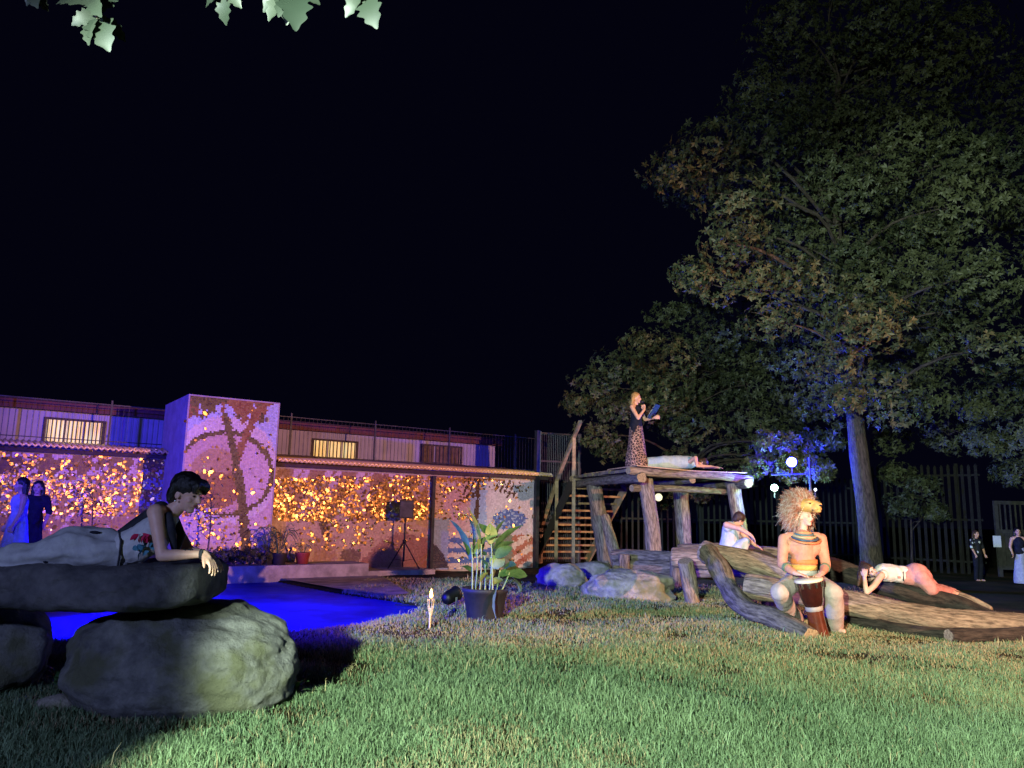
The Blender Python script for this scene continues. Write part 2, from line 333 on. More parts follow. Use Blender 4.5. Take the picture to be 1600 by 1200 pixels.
c = gnd(880, 918); rock('boulder', (c.x, c.y+0.35, 0.16), (0.52, 0.4, 0.30), 12.2, M_rock2, 'rounded pale boulder in front of the stair foot', 0.18, 5, 2.2)
c = gnd(990, 938); rock('boulder', (c.x, c.y+0.4, 0.14), (0.80, 0.5, 0.36), 15.7, M_rock2, 'wide low boulder in front of the platform posts', 0.2, 5, 2.2)
c = gnd(927, 903); rock('boulder', (c.x, c.y+0.35, 0.12), (0.5, 0.35, 0.24), 17.7, M_rock2, 'low grey boulder behind the two pale boulders', 0.2, 4, 2.2)
#PART2
# ------------------------------------------------------------------ mural walls, tower, building behind
UPV = Vector((0, 0, 1))
def wp(px, py, off): return hitplane(px, py, WR + WN*off, WN)          # pixel -> point on a plane parallel to the wall
def wu(px, py, off): q = wp(px, py, off)-WR; return q.dot(WD)
def wpt(u, z, off): return WR + WD*u + WN*off + UPV*z
def wbox(m, u0, u1, z0, z1, o0, o1, mi=0):
    vs = [wpt(u, z, o) for z in (z0, z1) for u, o in ((u0, o1), (u1, o1), (u1, o0), (u0, o0))]
    m.add(vs, [(3, 2, 1, 0), (4, 5, 6, 7), (0, 1, 5, 4), (1, 2, 6, 5), (2, 3, 7, 6), (3, 0, 4, 7)], mi)
M_plaster = mat('painted_render', rgb(150, 135, 128), rgb(172, 158, 150), 0.9, scale=4, bump=0.3)
M_white = mat('white_wall', rgb(150, 148, 158), rgb(168, 164, 174), 0.85, scale=2, bump=0.1)
M_fascia = mat('red_fascia', rgb(84, 48, 46), rgb(104, 60, 56), 0.7, scale=3)
M_corr = mat('corrugated_sheet', rgb(220, 180, 100), rgb(246, 214, 140), 0.3, 0.25, scale=5)
M_bars0 = mat('eave_board', rgb(52, 40, 38), rgb(70, 54, 50), 0.8)
M_gold = mat('gold_tile', rgb(226, 170, 84), rgb(250, 205, 120), 0.33, 0.95, scale=30)
M_tess = colattr_mat('mosaic_tile', 0.45, 0.35)
def inpoly(x, y, pts):
    c = False; n = len(pts)
    for i in range(n):
        ax, ay = pts[i]; bx, by = pts[(i+1) % n]
        if (ay > y) != (by > y) and x < (bx-ax)*(y-ay)/(by-ay)+ax: c = not c
    return c
def seg_d(x, y, pts):
    best = 1e9
    for (ax, ay), (bx, by) in zip(pts[:-1], pts[1:]):
        ex, ey = bx-ax, by-ay; t = max(0, min(1, ((x-ax)*ex+(y-ay)*ey)/(ex*ex+ey*ey))); best = min(best, math.hypot(x-ax-t*ex, y-ay-t*ey))
    return best
C_sky = rgb(178, 186, 205); C_cream = rgb(214, 196, 186); C_pink = rgb(205, 172, 168); C_tan = rgb(178, 134, 100); C_br = rgb(70, 46, 34); C_rb = rgb(132, 66, 48)
C_gold = rgb(170, 120, 70); C_sand = rgb(190, 156, 120); C_hill = rgb(150, 112, 88); C_blue = rgb(80, 104, 170); C_lb = rgb(150, 170, 205); C_green = rgb(120, 128, 110)
TR1 = [(352, 648), (362, 690), (371, 735), (379, 790), (384, 858)]; TR2 = [(405, 640), (388, 672), (374, 705), (368, 730)]
FR = [(random.uniform(286, 432), random.uniform(640, 662), random.uniform(4, 8)) for _ in range(26)]
def paint_tower(x, y):
    if seg_d(x, y, TR1) < 5+(y-648)*0.016: return C_br
    if seg_d(x, y, TR2) < 6: return C_rb
    if y < 633+3*math.sin(x*0.23): return C_rb if math.sin(x*0.05+1) > -0.2 else C_br
    for fx, fy, fw in FR:
        if abs(x-fx) < fw*0.6 and y < fy: return C_br if (int(fx) % 3 == 0) else C_rb
    dx, dy = (x-350)/76, (y-740)/66; r = math.hypot(dx, dy)
    if 0.93 < r < 1.03: return C_br
    if math.hypot((x-338)/42, (y-748)/48) < 1: return C_tan if y < 738 else rgb(140, 84, 62)
    if r < 0.93: return C_pink if x > 372 else rgb(196, 158, 146)
    if math.hypot((x-352)/84, (y-735)/84) < 1: return C_cream
    return C_sky if y < 735 else C_pink
def paint_right(x, y):
    if x < 668:
        if seg_d(x, y, [(508, 835), (503, 815), (494, 800)]) < 5 or seg_d(x, y, [(508, 822), (520, 805)]) < 3: return rgb(92, 66, 48)
        if inpoly(x, y, [(486, 886), (494, 838), (520, 838), (528, 886)]): return rgb(168, 126, 104)
        if math.hypot((x-548)/16, (y-868)/12) < 1: return rgb(110, 82, 70)
        if inpoly(x, y, [(540, 900), (590, 850), (620, 832), (668, 840), (668, 900)]): return rgb(150, 100, 84)
        if y > 812: return C_sand
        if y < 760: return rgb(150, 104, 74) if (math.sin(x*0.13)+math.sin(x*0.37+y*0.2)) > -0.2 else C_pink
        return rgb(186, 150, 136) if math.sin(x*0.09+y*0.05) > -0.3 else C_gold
    if inpoly(x, y, [(746, 745), (751, 745), (746, 835), (738, 835)]): return C_br
    for a, b, c, d in ((735, 762, 12, 16), (728, 770, 6, 12), (788, 760, 14, 10), (800, 768, 8, 10), (745, 752, 16, 8)):
        if abs(x-a) < c and abs(y-b) < d and math.sin(x*0.8+y*0.35) > 0.1: return C_br
    if 700 < x < 770 and y > 832:
        return C_cream if int((y-832)/8) % 2 == 0 else C_blue
    if inpoly(x, y, [(672, 845), (690, 862), (702, 885), (672, 890)]): return rgb(60, 56, 80)
    if 672 < x < 702 and y > 810: return C_lb
    if math.hypot((x-796)/26, (y-812)/16) < 1: return C_blue if math.sin(x*0.5)*math.sin(y*0.7) > -0.3 else C_lb
    if y > 835: return (C_cream if math.sin(x*0.2+y*0.3) > 0 else rgb(170, 110, 90)) if x > 800 else C_green
    if y < 752 and x < 790: return C_gold
    return C_pink if x < 735 else C_lb if x < 760 else rgb(200, 190, 200)
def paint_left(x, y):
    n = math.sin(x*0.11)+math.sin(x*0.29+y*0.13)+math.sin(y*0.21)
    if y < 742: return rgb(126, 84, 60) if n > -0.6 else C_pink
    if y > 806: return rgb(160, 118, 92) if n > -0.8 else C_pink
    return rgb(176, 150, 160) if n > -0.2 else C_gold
def tesserae(name, parent, u0, u1, z0, z1, off, fn, size=0.037):
    vs = []; fs = []; cs = []; u = u0
    nu = int((u1-u0)/size); nz = int((z1-z0)/size); su = (u1-u0)/nu; sz = (z1-z0)/nz
    for i in range(nu):
        for k in range(nz):
            uc = u0+(i+0.5)*su; zc = z0+(k+0.5)*sz; P = wpt(uc, zc, off); col = fn(*proj(P+Vector((random.gauss(0, .016), 0, random.gauss(0, .016))))); j = random.uniform(0.66, 0.92)
            a, b = random.gauss(0, 0.055), random.gauss(0, 0.055); n = len(vs)
            for du, dz in ((-1, -1), (1, -1), (1, 1), (-1, 1)):
                hu = du*su*0.485+random.uniform(-.002, .002); hz = dz*sz*0.485+random.uniform(-.002, .002)
                vs.append(wpt(uc+hu, zc+hz, off+0.006+a*hu+b*hz)); cs.append((min(1, col[0]*j), min(1, col[1]*j), min(1, col[2]*j), 1))
            fs.append((n, n+1, n+2, n+3))
    me = bpy.data.meshes.new(name); me.from_pydata(vs, [], fs); ca = me.color_attributes.new('col', 'FLOAT_COLOR', 'POINT'); ca.data.foreach_set('color', np.array(cs, dtype=np.float32).ravel())
    me.materials.append(M_tess); o = link_mesh(name, me, parent); o['kind'] = 'stuff'; return o
def goldleaves(parent, off, dens, n, bounds):
    m = MB(); k = 0; tries = 0
    while k < n and tries < n*30:
        tries += 1; px = random.uniform(bounds[0], bounds[1]); py = random.uniform(bounds[2], bounds[3])
        if random.random() > dens(px, py)*min(1, max(.18, .55+1.3*noise.noise(Vector((px*.045, py*.06, off))))): continue
        q = wp(px, py, off); u = (q-WR).dot(WD); z = q.z; r = random.uniform(0.011, 0.030)*(1.25 if random.random() < .15 else 1); a, b = random.gauss(0, 0.21), random.gauss(0, 0.21)
        nn = (WN + WD*a + UPV*b).normalized(); e = (WD - nn*WD.dot(nn)).normalized(); g = nn.cross(e); ph = random.random()*6.28; el = random.uniform(1.0, 1.9)
        c = wpt(u, z, off+0.03); vs = [c + (e*math.cos(ph)+g*math.sin(ph))*(math.cos(t*math.pi/3.5)*r*el) + (g*math.cos(ph)-e*math.sin(ph))*(math.sin(t*math.pi/3.5)*r) for t in range(7)]
        m.add(vs, [tuple(range(7))]); k += 1
    o = m.build('gold_leaf_tiles', M_gold, parent, smooth=False); o['kind'] = 'stuff'; return o
# --- right mural wall
uR = 0.0; uT1 = wu(429, 800, 0.0); ztop = 2.42
wall = empty('mural_wall', wpt((uT1+uR)/2, 0, 0), 'mosaic mural wall with gold leaf band behind the loudspeaker', 'wall', 'mosaic mural walls')
mb = MB(); wbox(mb, uT1-0.4, uR, -0.1, ztop, -0.22, 0); mb.build('wall', M_plaster, wall, smooth=False)
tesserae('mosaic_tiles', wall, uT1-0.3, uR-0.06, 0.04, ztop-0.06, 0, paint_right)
def dR(x, y):
    if x < 660:
        if y > 860: return 0.0
        if y > 814: return 0.10 if x < 500 or x > 560 else 0.16
        return 0.55+0.45*math.exp(-((y-798)/16)**2)
    if x < 735: return 0.3 if y < 812 else 0.02
    return 0.12 if y < 770 else 0.02
goldleaves(wall, 0, dR, 2700, (428, 832, 744, 880))
# --- tower
uA = wu(284, 740, 0.3); uB = wu(430, 740, 0.3); zT0 = wp(288, 615, 0.3).z; zT1 = wp(433, 629, 0.3).z; zt = (zT0+zT1)/2
tw = empty('mural_tower', wpt((uA+uB)/2, 0, 0.3), 'tall mosaic tower panel with a forked tree inside a ring', 'wall', 'mosaic mural walls')
mb = MB(); wbox(mb, uA, uB, -0.1, zt, -2.0, 0.3); mb.build('wall', M_plaster, tw, smooth=False)
tesserae('mosaic_tiles', tw, uA+0.03, uB-0.03, 0.3, zt-0.03, 0.3, paint_tower)
goldleaves(tw, 0.3, lambda x, y: 0.9*math.exp(-((x-320)/40)**2-((y-800)/50)**2)+0.05, 260, (284, 428, 640, 865))
# --- left mural wall
OL = -1.5; uL0 = wu(-60, 760, OL); uL1 = wu(262, 760, OL); zl = (wp(0, 700, OL).z+wp(250, 716, OL).z)/2
lw = empty('mural_wall', wpt(uL1-2.5, 0, OL), 'mosaic mural wall with gold leaves left of the tower', 'wall', 'mosaic mural walls')
mb = MB(); wbox(mb, uL0, uL1, -0.1, zl, OL-0.22, OL); mb.build('wall', M_plaster, lw, smooth=False)
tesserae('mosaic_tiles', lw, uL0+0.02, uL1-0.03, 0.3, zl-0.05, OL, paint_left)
goldleaves(lw, OL, lambda x, y: (0.35 if y < 740 else 0.95 if y < 806 else 0.08), 2200, (-40, 256, 702, 850))
# terrace kerb
mb = MB(); wbox(mb, uL0-2, wu(575, 880, 0.9), -0.3, 0.30, 0.02, 0.95); o = mb.build('terrace', M_concrete, smooth=False); o['kind'] = 'structure'; o['label'] = 'low concrete terrace along the foot of the mural'
mb = MB(); wbox(mb, uL0-2, uA+0.1, -0.3, 0.30, -1.55, 0.015); o = mb.build('terrace', M_concrete, smooth=False); o['kind'] = 'structure'; o['label'] = 'concrete terrace left of the tower'
mb = MB(); wbox(mb, wu(575, 880, 0.9)+0.002, wu(672, 885, 0.7), -0.3, 0.13, 0.02, 0.95); o = mb.build('plinth', M_concrete, smooth=False); o['kind'] = 'structure'; o['label'] = 'low concrete plinth under the loudspeaker stand'
# --- corrugated eaves over the murals
def eave(label, u0, u1, z, o0, depth, rise):
    t = empty('corrugated_roof', wpt((u0+u1)/2, z, o0), label, 'roof', 'corrugated roofs over the murals')
    n = int((u1-u0)/0.02); vs = []; fs = []
    for i in range(n+1):
        u = u0+(u1-u0)*i/n; w = 0.022*math.sin(2*math.pi*u/0.11)
        for (d, zz) in ((0, 0), (depth, rise)):
            vs.append(wpt(u, z+zz+w, o0-d)); vs.append(wpt(u, z+zz+w-0.05, o0-d))
    for i in range(n):
        a = i*4; b = a+4
        fs += [(a, b, b+2, a+2), (a+1, a+3, b+3, b+1), (a, a+1, b+1, b), (a+2, b+2, b+3, a+3)]
    m_ = MB(); m_.add(vs, fs); m_.build('sheet', M_corr, t)
    m_ = MB(); wbox(m_, u0, u1, z-0.16, z-0.075, o0-0.22, o0-0.18); m_.build('gutter_board', M_bars0, t, smooth=False); return t
eave('corrugated roof edge above the long mural on the right', uB+0.05, wu(862, 745, 0.25), 2.56, 0.30, 2.4, 0.25)
eave('corrugated roof edge above the left mural', uL0, wu(262, 715, OL+0.25), zl+0.13, OL+0.30, 1.2, 0.14)
# --- the long building behind
OB = -3.4
bw = empty('long_building', wpt(-6, 2.4, OB), 'long low white building with red fascia and lit windows behind the murals', 'building')
u0 = wu(-80, 660, OB); u1 = wu(773, 715, OB); zb0 = 1.0; zf = wp(775, 693, OB).z; zf2 = wp(600, 683, OB).z; zf3 = wp(100, 645, OB).z
zfas = (zf+zf2+zf3)/3
mb = MB(); wbox(mb, u0, u1, 0, zfas, OB-4, OB); mb.build('wall', M_white, bw, smooth=False)
mb = MB(); wbox(mb, u0-0.3, u1+0.12, zfas-0.02, zfas+0.17, OB-4.2, OB+0.22); rf = mb.build('roof', M_fascia, bw, smooth=False)
mb = MB(); wbox(mb, u0-0.3, u1+0.16, zfas+0.172, zfas+0.20, OB-4.3, OB+0.27); mb.build('roof_sheet', M_bars0, rf, smooth=False)
M_win = emis('lit_window', rgb(255, 232, 150), 0.95); M_bars = mat('window_bars', rgb(60, 52, 44), rgb(84, 74, 60), 0.7); M_vent = mat('vent_slats', rgb(92, 74, 58), rgb(120, 98, 78), 0.8)
def blind_mat():
    M = emis('lit_window', rgb(255, 232, 150), 0.75); nt = M.node_tree; b = nt.nodes['Principled BSDF']; tc = nt.nodes.new('ShaderNodeTexCoord')
    n = nt.nodes.new('ShaderNodeTexNoise'); n.inputs['Scale'].default_value = 1.6; nt.links.new(tc.outputs['Object'], n.inputs['Vector'])
    r = nt.nodes.new('ShaderNodeValToRGB'); r.color_ramp.elements[0].position = 0.3; r.color_ramp.elements[0].color = rgb(200, 170, 90); r.color_ramp.elements[1].position = 0.7; r.color_ramp.elements[1].color = rgb(255, 245, 190)
    nt.links.new(n.outputs[0], r.inputs[0]); nt.links.new(r.outputs[0], b.inputs['Emission Color']); return M
M_win = blind_mat()
def window(x0, x1, y0, y1, nb, pm):
    ua, ub = wu(x0, (y0+y1)/2, OB), wu(x1, (y0+y1)/2, OB); za = wp((x0+x1)/2, y1, OB).z; zb = wp((x0+x1)/2, y0, OB).z
    m_ = MB()
    for a in ((ua-.05, ub+.05, za-.05, za), (ua-.05, ub+.05, zb, zb+.05), (ua-.05, ua, za+.001, zb-.001), (ub, ub+.05, za+.001, zb-.001)): wbox(m_, *a, OB+0.003, OB+0.05)
    w = m_.build('window', M_bars, bw, smooth=False)
    for i in range(3):
        a = ua+(ub-ua)*i/3+0.025; b = ua+(ub-ua)*(i+1)/3-0.025; m_ = MB(); wbox(m_, a, b, za+.003, zb-.003, OB+0.004, OB+0.015); m_.build('pane', pm, w, smooth=False)
    for i in range(nb):
        a = ua+(ub-ua)*(i+0.5)/nb; m_ = MB(); wbox(m_, a-.012, a+.012, za+.004, zb-.004, OB+0.03, OB+0.045); m_.build('bar', M_bars, w, smooth=False)
window(70, 160, 658, 692, 14, M_win); window(489, 556, 690, 716, 12, M_win); window(658, 719, 698, 723, 10, M_vent)
# upright ribs of the sheet cladding are the wire screen in front
def screen(label, ua, ub, za, zb, off, step, poststep):
    t = empty('wire_screen', wpt((ua+ub)/2, za, off), label, 'fence', 'wire screens on the roofs'); m_ = MB(); u = ua
    while u < ub: wbox(m_, u-.003, u+.003, za, zb, off-.003, off+.003); u += step
    o = m_.build('wire', M_steel, t, smooth=False); o['kind'] = 'stuff'
    for z in (za+0.05, zb): 
        m_ = MB(); wbox(m_, ua, ub, z-.01, z+.01, off-.01, off+.01); m_.build('rail', M_steel, t, smooth=False)
    u = ua+0.3
    while u < ub: m_ = MB(); wbox(m_, u-.018, u+.018, za-0.1, zb+0.1, off-.018, off+.018); m_.build('post', M_steel, t, smooth=False); u += poststep
OS = -1.7
zs0 = 2.72
screen('dark wire screen above the right mural roof', wu(434, 690, OS), wu(842, 700, OS), zs0, wp(640, 668, OS).z, OS, 0.11, 2.3)
screen('dark wire screen above the left mural roof', uL0, uL1, zl+0.3, wp(120, 628, OL-0.9).z, OL-0.9, 0.11, 2.3)
# posts
def steelpost(px, y0, off, label, w=0.05, z0=0.0):
    q = wp(px, y0, off); u = (q-WR).dot(WD); m_ = MB(); wbox(m_, u-w, u+w, z0, q.z, off-w, off+w); wbox(m_, u-w*2, u+w*2, z0, z0+0.02, off-w*2, off+w*2); wbox(m_, u-w*1.2, u+w*1.2, q.z, q.z+0.02, off-w*1.2, off+w*1.2)
    o = m_.build('steel_post', M_steel, loc=wpt(u, z0, off), smooth=False); tag(o, label, 'post', 'steel posts along the mural')
steelpost(840, 674, 0.09, 'tall steel post at the right end of the mural', 0.055)
steelpost(678, 745, 0.12, 'thin steel post in front of the mural under the roof edge', 0.04)

# ------------------------------------------------------------------ fences behind the platform
M_fence = mat('dark_fence', rgb(19, 22, 26), rgb(33, 37, 40), 0.75, scale=2); M_fencew = mat('old_fence_boards', rgb(17, 17, 17), rgb(31, 30, 28), 0.9, scale=3)
def fence(label, a, b, h, step, bw_, mt, h2=None):
    a = Vector(a); b = Vector(b); d = b-a; L = d.length; d.normalize(); n = Vector((d.y, -d.x, 0))
    t = empty('palisade_fence', (a+b)/2, label, 'fence'); R = Matrix((d, n, UPV)).transposed()
    m_ = MB(); m_.box((0, 0, h/2), (bw_, 0.035, h), R, 0); m_.box((0, 0, h+0.03), (bw_, 0.035, 0.06), R, 0, 0.3); me = m_.mesh('bar', mt, False)
    k = int(L/step)
    for i in range(k):
        q = a+d*(i+0.5)*L/k; o = bpy.data.objects.new('bar', me); COL.objects.link(o); o.parent = t; o.location = q-BASE[t.name]+Vector((0, 0, random.uniform(-.02, .03))); BASE[o.name] = q
    for z in (0.35, h*0.5, h-0.25):
        m_ = MB(); c_ = (a+b)/2-n*0.05; m_.box((c_.x, c_.y, z), (L, 0.05, 0.06), R); m_.build('rail', mt, t, smooth=False)
    for i in range(int(L/2.6)+1):
        q = a+d*min(L, i*2.6)-n*0.12; m_ = MB(); m_.box((q.x, q.y, (h+.1)/2), (0.09, 0.09, h+.1), R); m_.build('post', mt, t, smooth=False)
    return t
g = lambda px, d: Vector((at(px, 800, d).x, d, 0))
fence('dark metal palisade fence behind the wooden platform', g(845, 25.0), g(1345, 25.5), 2.75, 0.19, 0.06, M_fence)
fence('dark paling fence to the right of the tree trunk', g(1352, 24.6), g(1535, 22.5), 3.1, 0.17, 0.08, M_fencew)
fence('low dark paling fence right of the gate', g(1618, 22.3), g(1760, 22.6), 2.3, 0.17, 0.1, M_fencew)
# a taller wire frame at the left end, above the mural's end
def wireframe():
    a = g(842, 23.5); b = g(905, 24.0); zt_ = at(842, 674, 23.5).z; d = (b-a); L = d.length; d.normalize()
    t = empty('wire_fence', a, 'tall wire panel between the mural end and the stair', 'fence')
    for q in (a, b): m_ = MB(); m_.box((q.x, q.y, zt_/2), (0.09, 0.09, zt_)); m_.build('post', M_steel, t, smooth=False)
    for z in (zt_-0.05, zt_-0.9, 1.2): m_ = MB(); m_.bar(a+UPV*z, b+UPV*z, 0.05, 0.05); m_.build('rail', M_steel, t, smooth=False)
    m_ = MB()
    for i in range(22): q = a+d*(i+.5)*L/22; m_.box((q.x, q.y, zt_/2), (0.016, 0.016, zt_-0.1))
    o = m_.build('wire', M_steel, t, smooth=False); o['kind'] = 'stuff'
wireframe()
# gate
def gate():
    a = g(1553, 22.0); b = g(1612, 22.0); t = empty('wooden_gate', (a+b)/2, 'weathered gate with barred top and boarded bottom at the right edge', 'gate'); w = b.x-a.x; H = 2.1
    M = mat('gate_wood', rgb(44, 44, 42), rgb(64, 63, 59), 0.85, scale=5)
    for x in (a.x+.05, b.x-.05): m_ = MB(); m_.box((x, 22, H/2), (0.1, 0.08, H)); m_.build('stile', M, t, smooth=False)
    for z in (0.25, 1.25, H-.05): m_ = MB(); m_.box(((a.x+b.x)/2, 22, z), (w-.202, 0.07, 0.1)); m_.build('gate_rail', M, t, smooth=False)
    for i in range(6): x = a.x+.17+(w-.34)*i/5; m_ = MB(); m_.box((x, 22, 1.67), (0.035, 0.035, 0.74)); m_.build('bar', M, t, smooth=False)
    for i in range(6): x = a.x+.19+(w-.38)*i/5; m_ = MB(); m_.box((x, 22.03, 0.75), (0.125, 0.025, 0.9)); m_.build('board', M, t, smooth=False)
    p_ = at(1558, 846, 21.9); m_ = MB(); m_.box(p_, (0.22, 0.012, 0.31)); 
    o = m_.build('paper_notice', mat('paper', rgb(225, 228, 235), rgb(205, 210, 222), 0.6, scale=3), loc=p_, smooth=False); tag(o, 'white paper notice pinned to the gate post', 'notice')
gate()
#PART3
# ------------------------------------------------------------------ logs
_seed = [0]
def logpts(pts, n=14):
    """resample a polyline with a soft curve"""
    P = [Vector(p) for p in pts]
    if len(P) == 2: return [P[0].lerp(P[1], i/n) for i in range(n+1)]
    out = []
    for i in range(len(P)-1):
        p0 = P[max(i-1, 0)]; p1 = P[i]; p2 = P[i+1]; p3 = P[min(i+2, len(P)-1)]; k = max(3, n//(len(P)-1))
        for j in range(k):
            t = j/k; out.append(0.5*((2*p1)+(p2-p0)*t+(2*p0-5*p1+4*p2-p3)*t*t+(3*p1-p0-3*p2+p3)*t**3))
    out.append(P[-1]); return out
def logmesh(pts, r0, r1=None, wob=0.16, seg=14, n=16):
    _seed[0] += 1; n = max(n, 36); q = logpts(pts, n); r1 = r1 if r1 is not None else r0; k = len(q)-1
    rr = [r0+(r1-r0)*i/k for i in range(k+1)]; rr[0] *= 0.93; rr[-1] *= 0.93
    m_ = MB(); m_.tube(q, rr, max(seg, 24), 0, 1, wob, _seed[0]); return m_
def log_part(name, parent, pts, r0, r1=None, mt=None, wob=0.16): return logmesh(pts, r0, r1, wob).build(name, [mt or M_wood, M_endgrain], parent)
def log(label, pts, r0, r1=None, mt=None, wob=0.2, name='log', group='loose logs by the platform', n=20):
    base = Vector(pts[0]); base.z = 0
    o = logmesh(pts, r0, r1, wob, 16, n).build(name, [mt or M_wood, M_endgrain], loc=base); return tag(o, label, 'log', group)
# ------------------------------------------------------------------ the raised wooden platform
ZD = 2.6
pF = at(986, 729, 17.2).to_2d(); pL = at(896, 742, 21.3).to_2d(); pR = at(1163, 740, 19.2).to_2d()
eL = (pL-pF); eR = (pR-pF); pB = pF+eL+eR
def dk(a, b, z): q = pF+eR*a+eL*b; return Vector((q.x, q.y, z))        # a along the right edge, b along the left edge
plat = empty('wooden_platform', dk(.5, .5, 0), 'raised platform of weathered logs with open stair behind', 'platform')
eRn = Vector((eR.x, eR.y, 0)).normalized(); eLn = Vector((eL.x, eL.y, 0)).normalized()
# deck planks run along the right edge direction
nb = 15
for i in range(nb):
    b0 = i/nb+0.004; b1 = (i+1)/nb-0.004; jz = random.uniform(-.008, .008); e0, e1 = random.uniform(-.02, .01), random.uniform(-.01, .03)
    m_ = MB(); vs = [dk(a, b, z+jz) for z in (ZD-0.15, ZD-0.085) for a, b in ((e0, b0), (1+e1, b0), (1+e1, b1), (e0, b1))]
    m_.add(vs, [(3, 2, 1, 0), (4, 5, 6, 7), (0, 1, 5, 4), (1, 2, 6, 5), (2, 3, 7, 6), (3, 0, 4, 7)]); m_.build('plank', M_woodgrey if i % 3 else M_wood, plat, smooth=False)
def sheet(a0, a1, b0, b1, z0, warp):
    n = 16; vs = []; fs = []
    for i in range(n+1):
        a = a0+(a1-a0)*i/n; w = warp*math.sin(math.pi*i/n)
        for b in (b0, b1):
            for z in (z0, z0+0.022): vs.append(dk(a, b, z-w+0.03*abs(i/n-0.5)))
    for i in range(n):
        k = i*4; fs += [(k, k+4, k+5, k+1), (k+2, k+3, k+7, k+6), (k+1, k+5, k+7, k+3), (k, k+2, k+6, k+4)]
    fs += [(0, 1, 3, 2), (n*4, n*4+2, n*4+3, n*4+1)]
    m_ = MB(); m_.add(vs, fs); o = m_.build('plywood_sheet', M_ply, plat, smooth=False); return o
sheet(0.03, 1.0, -0.03, 0.42, ZD-0.05, 0.02); sheet(0.05, 0.98, 0.43, 0.9, ZD-0.07, 0.0)
# edge half-log along the front right edge, joist logs and cross beams
log_part('edge_log', plat, [dk(-.03, -.015, ZD-0.14), dk(.35, -.02, ZD-0.165), dk(.7, -.02, ZD-0.14), dk(1.05, -.015, ZD-0.19)], 0.085, 0.1)
log_part('edge_log', plat, [dk(-.02, 1.0, ZD-0.16), dk(1.03, 1.0, ZD-0.16)], 0.09)
log_part('joist', plat, [dk(.05, -.06, ZD-0.29), dk(.05, .5, ZD-0.27), dk(.04, 1.06, ZD-0.29)], 0.12, 0.1, M_woodgrey)
log_part('joist', plat, [dk(.96, -.09, ZD-0.29), dk(.95, .5, ZD-0.30), dk(.96, 1.06, ZD-0.29)], 0.125, 0.1, M_woodgrey)
log_part('joist', plat, [dk(.5, -.02, ZD-0.27), dk(.5, 1.04, ZD-0.27)], 0.085, 0.08, M_woodgrey)
log_part('beam', plat, [dk(.06, .1, ZD-0.5), dk(.5, .11, ZD-0.47), dk(.97, .1, ZD-0.5)], 0.085, 0.075, M_woodgrey)
# posts: feet where the photograph shows them
def post(px0, py0, px1, py1, d0, d1, r, r2=None, name='post', mt=None, bend=0.0):
    a = at(px0, py0, d0); b = at(px1, py1, d1); mid = (a+b)/2+Vector((bend, 0, 0)); return log_part(name, plat, [b, mid, a], r2 or r, r, mt, 0.12)
post(1008, 748, 1023, 906, 17.9, 17.9, 0.17, 0.18, bend=0.05)
post(928, 758, 949, 893, 20.4, 20.0, 0.2, 0.2, mt=M_woodgrey)
post(945, 806, 968, 896, 19.8, 19.0, 0.11, 0.16, 'brace', M_wood)
post(1064, 766, 1069, 858, 21.8, 21.6, 0.2, 0.21)
post(1146, 757, 1160, 858, 19.3, 19.0, 0.17, 0.17)
# low log deck in front
ZL = 0.78
low = empty('log_terrace', at(1060, 905, 15.5), 'low terrace of stacked square logs under the platform', 'platform')
def lowlog(name, x0, y0, d0, x1, y1, d1, r, mt=None): return log_part(name, low, [at(x0, y0, d0), at(x1, y1, d1)], r, r, mt, 0.14)
lowlog('beam', 958, 868, 18.2, 1072, 872, 17.2, 0.15, M_woodgrey); lowlog('beam', 962, 886, 18.0, 1068, 888, 17.1, 0.16, M_woodgrey)
lowlog('beam', 962, 905, 17.9, 1065, 908, 17.0, 0.15)
lowlog('beam', 1050, 871, 14.5, 1126, 874, 14.2, 0.19)
lowlog('beam', 1078, 894, 14.6, 1180, 892, 13.9, 0.11)
lowlog('beam', 1140, 862, 15.6, 1250, 871, 15.2, 0.16, M_woodgrey); lowlog('beam', 1060, 862, 16.4, 1150, 861, 16.0, 0.16, M_woodgrey)
a = at(1070, 876, 13.75); b = gnd(1083, 941); log_part('post', low, [b, a.lerp(b, .5), a], 0.125, 0.14)
for px, d in ((975, 17.6), (1055, 17.0), (1135, 15.0), (1240, 14.6)): q = g(px, d); log_part('post', low, [q, q+UPV*0.62], 0.13, 0.13, M_woodgrey)
# ------------------------------------------------------------------ stair behind the platform
st = empty('open_stair', dk(.0, 1.2, 0), 'open wooden stair with handrail climbing to the platform', 'stair')
sdir = Vector((-0.36, 0.93, 0)).normalized(); tdir = Vector((sdir.y, -sdir.x, 0)); top = Vector((pL.x, pL.y, 0))+tdir*0.02+sdir*0.12; NS = 11; wid = 1.75
stepd = sdir*0.23
for i in range(NS):
    z = ZD-0.2-(i+1)*0.205; q = top+stepd*(i+1)
    if z < 0.1: break
    m_ = MB(); R = Matrix((tdir, -sdir, UPV)).transposed(); c_ = q+tdir*(wid/2); m_.box((c_.x, c_.y, z), (wid-0.09, 0.24, 0.055), R); m_.build('tread', M_plank, st, smooth=False)
for sgn, w in ((0, 0.0), (1, wid)):
    a = top+tdir*w+UPV*(ZD-0.22); b = top+stepd*NS+tdir*w+UPV*0.06; m_ = MB(); m_.bar(a, b, 0.06, 0.26, 0, tdir); m_.build('stringer', M_rail if sgn else M_bark, st, smooth=False)
